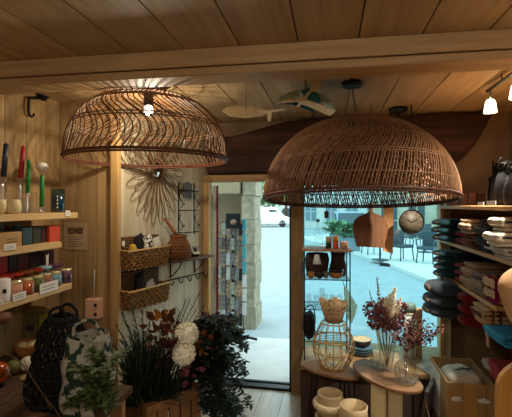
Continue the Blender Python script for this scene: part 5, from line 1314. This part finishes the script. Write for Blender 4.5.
tag(MB().b2((0, 0, 0), (bw-.02, bl-.02, .115), bev=.004).build('dark_crate', mat('dark_crate', (54, 42, 34), .8), None, (BX0+.01, BY0+.01, .003)), 'dark low crate under the open cardboard box', 'crate')
t = thing('cloth_bag', 'white cotton bag with a black leaf print folded inside the cardboard box', 'bag', (BX0+bw/2, BY0+.165, .30))
M_cot = mat('cotton_white', (230, 216, 194), .9, .05, 14, .1)
MB().ball((0, .02, .17), (.106, .15, .115), 24, .55, .5, lump=.22).build('cloth', M_cot, t)
pr = MB()
for a, L, w in ((.4, .07, .02), (2.2, .05, .018), (3.4, .08, .022), (-.5, .05, .018), (1.3, .04, .016)): pr.leaf(Vector((.0, -.03, .30)), Vector((math.cos(a), math.sin(a), -.02)), Vector((0, 0, 1)), L, w, .05)
pr.build('leaf_print', mat('print_black', (26, 38, 34), .8), t)
tag(MB().ball((0, 0, .19), (.025, .06, .19), 14, .7, .7, lump=.1).build('rolled_cloth', mat('cotton_beige', (212, 190, 160), .9), None, (BX0+bw-.045, BY0+.3, .132)), 'beige rolled cloth upright at the right inside the cardboard box', 'cloth')

# ------------------------------------------------------------------ right shelves
RX = .90
M_rshelf = wood('right_shelf_pine', (206, 160, 100), (168, 122, 68), 'y', island=.04, knots=False)
SA, SB, SC, SD, SD2, SE = 1.645, 1.372, 1.10, .845, .955, .655
def rshelf(lab, z, x0, y0, y1, th=.024):
    t = thing('textile_shelf', lab, 'shelf', (x0, y0, z), 0, 'pine shelves on the right wall'); MB().b2((0, 0, -th), (XR-x0-.002, y1-y0, 0), bev=.002).build('board', M_rshelf, t); return t
rA = rshelf('top pine shelf at the right, holding amber candle boxes and black figures', SA, RX-.02, 1.6, 3.46)
rB = rshelf('second pine shelf at the right, holding teal cushions and rolled throws', SB, RX-.02, 1.6, 3.46)
rC = rshelf('third pine shelf at the right, above the grey cushions', SC, RX-.02, 2.36, 3.46)
rD = rshelf('deep pine shelf at the right under the grey and red cushions', SD, RX+.12, 2.78, 3.46)
rD2 = rshelf('short pine shelf at the right under the striped roll and the burlap cushion', SD2, RX+.0, 1.7, 2.74)
rE = rshelf('lowest pine shelf at the right, behind the cardboard box', SE, RX+.09, 1.75, 2.76)
t = thing('shelf_upright', 'slim pine upright carrying the right shelves beside the window', 'upright', (RX-.02, 3.462, .0)); MB().b2((0, 0, 0), (.03, .03, 1.66)).build('post', M_rshelf, t)
def rprice(sh, x0, x1, y0, y1, z, xs):
    a = onX(x0, y0, RX-.021); b = onX(x1, y1, RX-.021); zc = (a.z+b.z)/2
    MB().b2((-.004, min(a.y, b.y)-sh.location.y, a.z-z if a.z > b.z else b.z-z), (-.0005, max(a.y, b.y)-sh.location.y, (b.z if a.z > b.z else a.z)-z)).build('price_label', mat('price_card', (206, 210, 208), .7, .03), sh)
rprice(rB, 484.5, 495, 243, 250.5, SB, 0); rprice(rA, 478, 484, 202, 205.5, SA, 0); rprice(rA, 487, 496, 201, 205, SA, 0)
def rpt(x, Y, z): p = onY(x, 205, Y); p.z = z; return p
# candle boxes on the top shelf
for x0, x1, Y, yt, lab, m in ((446, 453, 3.3, 193, 'amber glass candle box, leftmost on the top right shelf', M_amber), (453.5, 460.5, 3.25, 193, 'amber glass candle box, second from the left on the top right shelf', M_amber), (461, 468.5, 3.2, 193, 'amber glass candle box, third from the left on the top right shelf', M_amber), (469.5, 478, 3.15, 192.5, 'brown glass candle box left of the darkest box on the top right shelf', M_amber), (478.5, 487, 3.1, 193, 'dark brown candle box beside the black figures', mat('dark_brown_card', (56, 32, 22), .6))):
    a = rpt(x0, Y, SA); b = rpt(x1, Y, SA); w = b.x-a.x; h = (205-yt)*dep(a)/F+.005
    t = thing('candle_box', lab, 'candle box', a)
    MB().b2((0, 0, 0), (w, .06, h), bev=.003).build('box', m if m is not M_amber else mat('amber_brown', (112, 66, 40), .35, .15, 20, spec=.6), t)
    MB().b2((w*.86, -.0015, .006), (w*.93, -.0003, h-.006)).build('pale_edge', mat('pale_edge', (196, 160, 120), .5), t)
# dark dried bush behind
p = rpt(470, 3.38, SA); 
# black figures
def figure(x, Y, yt, w, lab):
    p = rpt(x, Y, SA); h = (205-yt)*dep(p)/F; t = thing('black_figure', lab, 'figurine', p); r = w*dep(p)/F/2
    MB().lathe([(r*.8, 0), (r, h*.12), (r*1.0, h*.45), (r*.75, h*.68), (r*.35, h*.8), (r*.3, h*.86)], n=18, wob=.004).build('body', mat('black_leathery', (13, 11, 10), .85, .4, 14, .8, spec=.1), t)
    MB().ball((-r*.1, 0, h*.9), (r*.42, r*.36, h*.07), 12, lump=.2).build('head', MATS['black_leathery'], t)
    MB().tube([(-r*.1, 0, h*.94), (r*.1, 0, h*.98), (r*.5, 0, h*1.02)], [.006, .005, .002], 6).build('beak', MATS['black_leathery'], t)
    sp = MB()
    for k in range(4): a = 1.7*k+w; sp.tube(spline([(r*.3*math.cos(a), r*.3*math.sin(a), h*.7), (r*.55*math.cos(a), r*.55*math.sin(a), h*.86), (r*.5*math.cos(a+.5), r*.5*math.sin(a+.5), h*(.95+.04*k))], 4), .006, 5)
    sp.build('twig', MATS['black_leathery'], t)
    s = MB(); s.tube(spline([(r*.2, -r*.8, h*.7), (r*.5, -r*.95, h*.4), (r*.6, -r*.9, h*.1)], 5), .003, 5); s.build('strap', M_iron, t)
figure(491.5, 3.0, 176, 7, 'small black figure, leftmost on the top right shelf')
figure(496, 2.9, 163, 10, 'tall slim black figure behind the broad one on the top right shelf')
figure(504, 2.65, 160, 17, 'broad black figure with a raised beak on the top right shelf')
figure(513.5, 2.45, 164, 17, 'black figure cut by the right edge of the picture')

# textiles
def cushion(name, lab, cat, loc, size, m, rz=0, tip=None, group=None):
    """a folded cushion lying flat, narrow end towards the room"""
    t = thing(name, lab, cat, loc, rz, group); lx, ly, h = size
    mb = MB(); mb.ball((lx/2, 0, h/2), (lx/2, ly/2, h/2), 24, .62, .55, lump=.1); mb.build('cushion', m, t)
    if tip: MB().ball((.012, 0, h*.48), (.026, ly*.24, h*.26), 14, .8, .8).build('tassel_end', tip, t)
    return t
M_tip = mat('brown_fringe', (92, 74, 62), .9, .2, 80)
def tealm(n, c): return mat('cush_'+n, c, .95, .15, 40, .15, spec=.1, sheen=.1)
M_tl = tealm('teal', (30, 60, 66)); M_gr = tealm('slate', (50, 56, 62)); M_rd = tealm('red', (124, 28, 36)); M_bk = tealm('black', (30, 28, 28))
def stack(names, x, Y, z0, hs, size, m, tip, what, where, grp):
    """stack of cushions, bottom first; each gets its own place in the label"""
    p = rpt(x, Y, z0); z = z0
    posn = {2: ('lower', 'upper'), 3: ('bottom', 'middle', 'top'), 4: ('bottom', 'second', 'third', 'top')}[len(hs)]
    for i, h in enumerate(hs):
        cushion(names, f'{what}, {posn[i]} one of the stack {where}', 'cushion', Vector((p.x+R.uniform(-.008, .012), Y, z)), (size[0]*R.uniform(.96, 1.02), size[1], h), m, R.uniform(-.04, .04), tip, grp); z += h*.93
stack('teal_cushion', 434.5, 3.27, SB, (.062, .06, .062), (.46, .27, 0), M_tl, M_tip, 'dark teal cushion', 'nearest the window on the second right shelf', 'teal cushions on the second right shelf')
stack('teal_cushion', 435.5, 3.27, SC, (.055, .055, .055, .052), (.46, .27, 0), M_tl, M_tip, 'dark teal cushion', 'nearest the window on the third right shelf', 'teal cushions on the third right shelf')
stack('slate_cushion', 425, 3.13, SD, (.08, .08, .105), (.5, .32, 0), M_gr, M_tip, 'slate grey cushion', 'overhanging the deep right shelf', 'slate cushions on the deep shelf')
M_band = mat('tan_band', (176, 130, 92), .9)
def roll_red(lab, loc, lx, ly, h, grp):
    t = thing('red_throw', lab, 'throw', loc, 0, grp); MB().ball((lx/2, 0, h/2), (lx/2, ly/2, h/2), 20, .6, .3, lump=.06).build('cloth', M_rd, t)
    for dx in (.02, .045): 
        P = [(dx, ly*.5*.9*math.copysign(abs(math.cos(a))**.6, math.cos(a)), h/2+h*.5*.97*math.copysign(abs(math.sin(a))**.8, math.sin(a))) for a in [2*PI*k/24 for k in range(24)]]
        q = dx/lx*2-1; MB().tube([Vector((p_[0], p_[1]*(1-abs(q)**3)**.55, h/2+(p_[2]-h/2)*(1-abs(q)**3)**.55)) for p_ in P], .0035, 5, closed=True).build('band', M_band, t)
for i, w in enumerate(('lower', 'upper')): p = rpt(457.5, 3.03, SB+i*.05); roll_red(f'{w} red throw between the teal cushions and the beige throws, second right shelf', p, .42, .17, .05, 'red throws on the second right shelf')
for i, w in enumerate(('bottom', 'middle', 'top')): p = rpt(457, 3.03, SC+i*.048); roll_red(f'{w} red throw beside the teal cushions, third right shelf', p, .42, .17, .048, 'red throws on the third right shelf')
for i, w in enumerate(('bottom', 'middle', 'top')): p = rpt(459, 2.87, SD+i*.075); roll_red(f'{w} wine red cushion beside the slate cushions on the deep shelf', p+Vector((.0, 0, 0)), (.46), .15, .078, 'wine red cushions on the deep shelf')

def fold(name, lab, loc, lx, ly, h, n, m, rz=0, th=None, group=None):
    """folded throw: one sheet folded back and forth, the folds facing the room"""
    t = thing(name, lab, 'throw', loc, rz, group); P = []
    s = h/n; th = s*.86
    for i in range(n):
        z = s*(i+.5); a, b = (0.02, lx) if i % 2 == 0 else (lx, .02)
        jog = R.uniform(-.006, .006)
        P += [Vector((a+(jog if a < .1 else 0), 0, z)), Vector(((a+b)/2, 0, z+R.uniform(-.1, .1)*s)), Vector((b+(jog if b < .1 else 0), 0, z))]
    path = []
    for i, q in enumerate(P):
        path.append(q)
        if i % 3 == 2 and i < len(P)-1:
            nx = P[i+1]; c = (q+nx)/2; sg = 1 if q.x > lx/2 else -1; path.append(c+Vector((sg*s*.5, 0, 0)))
    path = spline(path, 4); V = []; Fc = []; m_ = len(path); W = 9
    for i in range(m_):
        tg = (path[min(i+1, m_-1)]-path[max(i-1, 0)]).normalized(); nn = Vector((-tg.z, 0, tg.x))
        for k in range(W):
            y = -ly/2+ly*k/(W-1); wv = .12*th*math.sin(k*1.3+i*.4)
            e_ = .55 if k in (0, W-1) else 1
            V.append(path[i]+nn*(th/2*e_)+Vector((0, y, wv))); 
        for k in range(W-1, -1, -1):
            y = -ly/2+ly*k/(W-1); wv = .12*th*math.sin(k*1.3+i*.4); e_ = .55 if k in (0, W-1) else 1
            V.append(path[i]-nn*(th/2*e_)+Vector((0, y, wv)))
    q = 2*W
    for i in range(m_-1):
        for k in range(q): Fc.append((i*q+k, i*q+(k+1) % q, (i+1)*q+(k+1) % q, (i+1)*q+k))
    Fc += [tuple(range(q)), tuple((m_-1)*q+k for k in range(q))]
    MB().add(V, Fc).build('folded_cloth', m, t); return t
M_bei = mat('beige_weave', (186, 152, 122), .95, .2, 90, .3, spec=.1); M_wht = stripes('white_red_stripe', [(0, (222, 206, 182)), (.34, (170, 42, 46)), (.42, (222, 206, 182))], 0, .2)
M_mix = stripes('grey_beige_stripe', [(0, (120, 112, 104)), (.3, (176, 132, 98)), (.45, (84, 88, 90)), (.8, (150, 136, 118))], 0, .09)
M_mag = stripes('magenta_stripes', [(0, (130, 30, 70)), (.25, (190, 120, 70)), (.4, (86, 26, 60)), (.65, (150, 50, 90)), (.85, (206, 180, 150))], 0, .1)
M_roll = stripes('tan_orange_stripe', [(0, (196, 164, 126)), (.45, (196, 112, 50)), (.55, (60, 40, 34)), (.62, (206, 176, 136)), (.85, (90, 60, 46))], 0, .11)
fold('beige_throw', 'beige folded throws between the red throws and the black throws, second right shelf', rpt(463.5, 2.80, SB+.09), .4, .2, .095, 4, M_bei, .05)
fold('brown_throw', 'reddish brown folded throw under the beige one, second right shelf', rpt(464.5, 2.80, SB), .4, .2, .088, 4, mat('red_brown_weave', (134, 92, 78), .95, .25, 90, .3, spec=.1), .0)
fold('black_throw', 'black folded throw on the second right shelf above the price card', rpt(482, 2.54, SB), .38, .22, .19, 6, M_bk, .03)
fold('white_throw', 'white throw with a red stripe, front right on the second right shelf', rpt(491, 2.28, SB+.062), .42, .2, .075, 3, M_wht, .04)
fold('white_throw', 'greyish white throw at the bottom of the pile, front right on the second right shelf', rpt(497, 2.28, SB), .4, .2, .06, 3, mat('grey_white_weave', (186, 178, 164), .95, .1, 80, .3), -.02)
fold('white_throw', 'rolled cream throw topping the pile, front right on the second right shelf', rpt(496, 2.3, SB+.138), .38, .17, .075, 3, mat('cream_weave', (214, 196, 166), .95, .12, 80, .3), .06)
fold('beige_throw', 'pale beige folded throws in the middle of the third right shelf', rpt(466, 2.8, SC), .4, .2, .175, 6, M_bei, .03)
fold('grey_throw', 'grey throw with tan bands on the third right shelf', rpt(475, 2.58, SC+.02), .4, .18, .125, 4, M_mix, .03)
fold('magenta_throw', 'magenta striped throw on the third right shelf, near the burlap cushion', rpt(489, 2.44, SC), .4, .15, .15, 5, M_mag, .02)
fold('striped_throw', 'tan throw with orange and dark stripes on the short right shelf', rpt(476, 2.6, SD2), .42, .17, .1, 4, M_roll, .05)
fold('blue_throw', 'bright blue throw on the short right shelf under the burlap cushion', rpt(492, 2.22, SD2), .40, .22, .06, 3, mat('blue_weave', (60, 150, 190), .95, .15, 80, .3, spec=.1), .05)
# hanging corner of the striped throw
o = rpt(481, 2.53, SD2-.001); t = thing('hanging_cloth', 'beige cloth corner hanging over the edge of the short right shelf', 'cloth', Vector((RX-.012, 2.53, SD2)))
mb = MB(); V = []
for i in range(7):
    for k in range(5): V.append(Vector((-.004-.006*math.sin(k*1.4)-.012*i/6, -.05+.1*k/4*(1-.5*i/6)-.04*i/6, .003-.11*i/6+.012*k*i/6)))
n = len(V); V += [v+Vector((.005, 0, 0)) for v in V]; Fc = []
for i in range(6):
    for k in range(4): a = i*5+k; Fc += [(a, a+1, a+6, a+5), (n+a, n+a+5, n+a+6, n+a+1)]
for k in range(4): Fc += [(k, n+k, n+k+1, k+1), (30+k, 31+k, n+31+k, n+30+k)]
for i in range(6): Fc += [(i*5, i*5+5, n+i*5+5, n+i*5), (i*5+4, n+i*5+4, n+i*5+9, i*5+9)]
mb.add(V, Fc); mb.build('cloth', mat('beige_cloth', (190, 160, 128), .95, .15, 60), t)
# burlap cushion leaning at the shelf front
t = thing('burlap_cushion', 'large peach burlap cushion leaning at the right edge of the picture', 'cushion', (.845, 1.98, SD2+.085))
Mt = Matrix.Rotation(-.25, 3, 'Y')@Matrix.Rotation(.3, 3, 'Z')
MB().ball((.19, 0, .15), (.19, .10, .15), 26, .55, .7, M=None, lump=.04).build('cover', mat('peach_burlap', (216, 168, 122), .95, .08, 160, .25, spec=.1), t)
t.rotation_euler = (0, -.42, .22)
# lowest shelf goods
p = rpt(468, 2.62, SE); tag(MB().ball((0, 0, .03), (.05, .09, .03), 16, .8, .8, lump=.3).build('lace_cloth', mat('grey_lace', (176, 164, 150), .9, .3, 120), None, p+Vector((.14, 0, 0))), 'crumpled pale lace cloth at the back of the lowest right shelf', 'cloth')
p = rpt(484, 2.5, SE); tag(MB().box((.1, 0, .045), (.2, .16, .09), bev=.01).build('red_pouch', mat('crimson_cloth', (140, 26, 40), .85, .1, 30), None, p+Vector((.05, 0, 0))), 'crimson pouch on the lowest right shelf behind the cardboard box', 'pouch')
p = rpt(492, 2.22, SE); tag(MB().ball((.1, 0, .035), (.1, .1, .035), 16, .6, .6, lump=.1).build('white_towel', mat('towel_white', (206, 192, 176), .95, .1, 60), None, p+Vector((.03, 0, 0))), 'folded white towel on the lowest right shelf, before the crimson pouch', 'towel')
# wooden chair with a white knit over it
p = Vector((.70, 1.86, 0)); t = thing('wooden_chair', 'golden wooden chair with an arched solid back at the lower right', 'chair', p, 0)
M_chw = wood('golden_wood', (206, 150, 72), (164, 110, 46), 'z', rough=.4, island=.02, knots=False, spec=.45)
arch = [(0, .44)]+[(.19-.19*math.cos(a), .86+.15*math.sin(a)) for a in [PI*k/16 for k in range(17)]]+[(.38, .44)]
inner = [(.32, .44)]+[(.19+.13*math.cos(a), .84+.10*math.sin(a)) for a in [PI*k/16 for k in range(17)]]+[(.06, .44)]
mb = MB(); Mx = Matrix(((1, 0, 0), (0, 0, 1), (0, 1, 0)))
ol = arch; il = inner[::-1]; n = len(ol); V = [Vector((x, y, z)) for y in (0, .03) for (x, z) in ol]+[Vector((x, y, z)) for y in (0, .03) for (x, z) in il]
Fc = []
for i in range(n-1): Fc += [(i, i+1, 2*n+i+1, 2*n+i), (n+i, 3*n+i, 3*n+i+1, n+i+1), (i, n+i, n+i+1, i+1), (2*n+i, 2*n+i+1, 3*n+i+1, 3*n+i)]
Fc += [(0, 2*n, 3*n, n), (n-1, 2*n-1, 4*n-1, 3*n-1)]
mb.add(V, Fc, False); mb.build('back_frame', M_chw, t)
MB().prism([(.062, .45), (.318, .45)]+[(.19+.127*math.cos(a), .84+.097*math.sin(a)) for a in [PI*k/12 for k in range(13)]], .012, Mx, (0, .009, 0)).build('back_panel', wood('panel_brown', (150, 96, 50), (110, 66, 32), 'z', island=.02, knots=False), t)
MB().box((.19, -.19, .43), (.4, .4, .035), bev=.01).build('seat', M_chw, t)
for a, b in ((.02, -.36), (.36, -.36), (.02, .0), (.36, .0)): MB().b2((a-.015, b-.0, .0), (a+.02, b+.03, .412), bev=.003).build('leg', M_chw, t)
t = thing('white_knit', 'white open knit throw draped over the chair at the right edge', 'throw', (.70, 1.86, 1.0))
V = []; nx_, nz_ = 15, 19
mb = MB()
def kp(i, j): return Vector((.085+.25*i/nx_, -.014-.004*math.sin(i*.9), .165-.25*j/nz_))
for j in range(nz_+1): mb.tube([kp(i, j)+Vector((0, .003*(1 if (i+j) % 2 else -1), 0)) for i in range(nx_+1)], .0052, 5)
for i in range(nx_+1): mb.tube([kp(i, j)+Vector((0, .003*(-1 if (i+j) % 2 else 1), 0)) for j in range(nz_+1)], .0052, 5)
mb.tube([kp(0, 0)+Vector((0, 0, .0)), Vector((.2, .015, .17)), Vector((.33, .04, .12))], .006, 5)
mb.build('knit', mat('white_yarn', (224, 208, 184), .95, .06, 80, .2), t)

# ------------------------------------------------------------------ light
w = bpy.data.worlds.new('sky'); scene.world = w; w.use_nodes = True
bg = w.node_tree.nodes['Background']; bg.inputs[0].default_value = (.70, .95, 1.0, 1); bg.inputs[1].default_value = 2.9
def point(loc, e, c=(1, .72, .42), r=.03, nm='lamp_light'):
    l = bpy.data.lights.new(nm, 'POINT'); l.energy = e; l.color = c; l.shadow_soft_size = r; o = bpy.data.objects.new(nm, l); COL.objects.link(o); o.location = loc; return o
def spot(loc, tgt, e, ang, c=(1, .93, .81), r=.03, blend=.6):
    l = bpy.data.lights.new('spot_light', 'SPOT'); l.energy = e; l.color = c; l.shadow_soft_size = r; l.spot_size = ang; l.spot_blend = blend
    o = bpy.data.objects.new('spot_light', l); COL.objects.link(o); o.location = loc; dv = Vector(tgt)-Vector(loc); o.rotation_euler = dv.to_track_quat('-Z', 'Y').to_euler(); return o
point((cl.x, cl.y, cl.z+bzl-.13), 17, (1, .88, .68), .03)
spot(spots[0], (.3, 2.6, .3), 140, 1.6)
spot(spots[1], (.75, 2.65, .4), 52, 1.2)
spot(spots[2], (.6, 2.2, .9), 24, 2.0)
# unseen lamps added behind the camera to light ceiling and left shelves
for x, y, e in ((-.45, -.7, 25), (.75, -.6, 27)):
    t = thing('fill_lamp', 'added unseen fill lamp on the ceiling behind the viewer, '+('left' if x < 0 else 'right'), 'lamp', (x, y, ZC))
    MB().lathe([(.09, -.05), (.1, -.04), (.1, -.001)], n=24).build('diffuser', M_spotglow, t)
    point((x, y, ZC-.12), e, (1, .93, .80), .09)

vs = scene.view_settings; vs.view_transform = 'Standard'; vs.look = 'None'; vs.gamma = 1; vs.use_curve_mapping = False; vs.exposure = .2
scene.cycles.max_bounces = 10; scene.cycles.transparent_max_bounces = 24
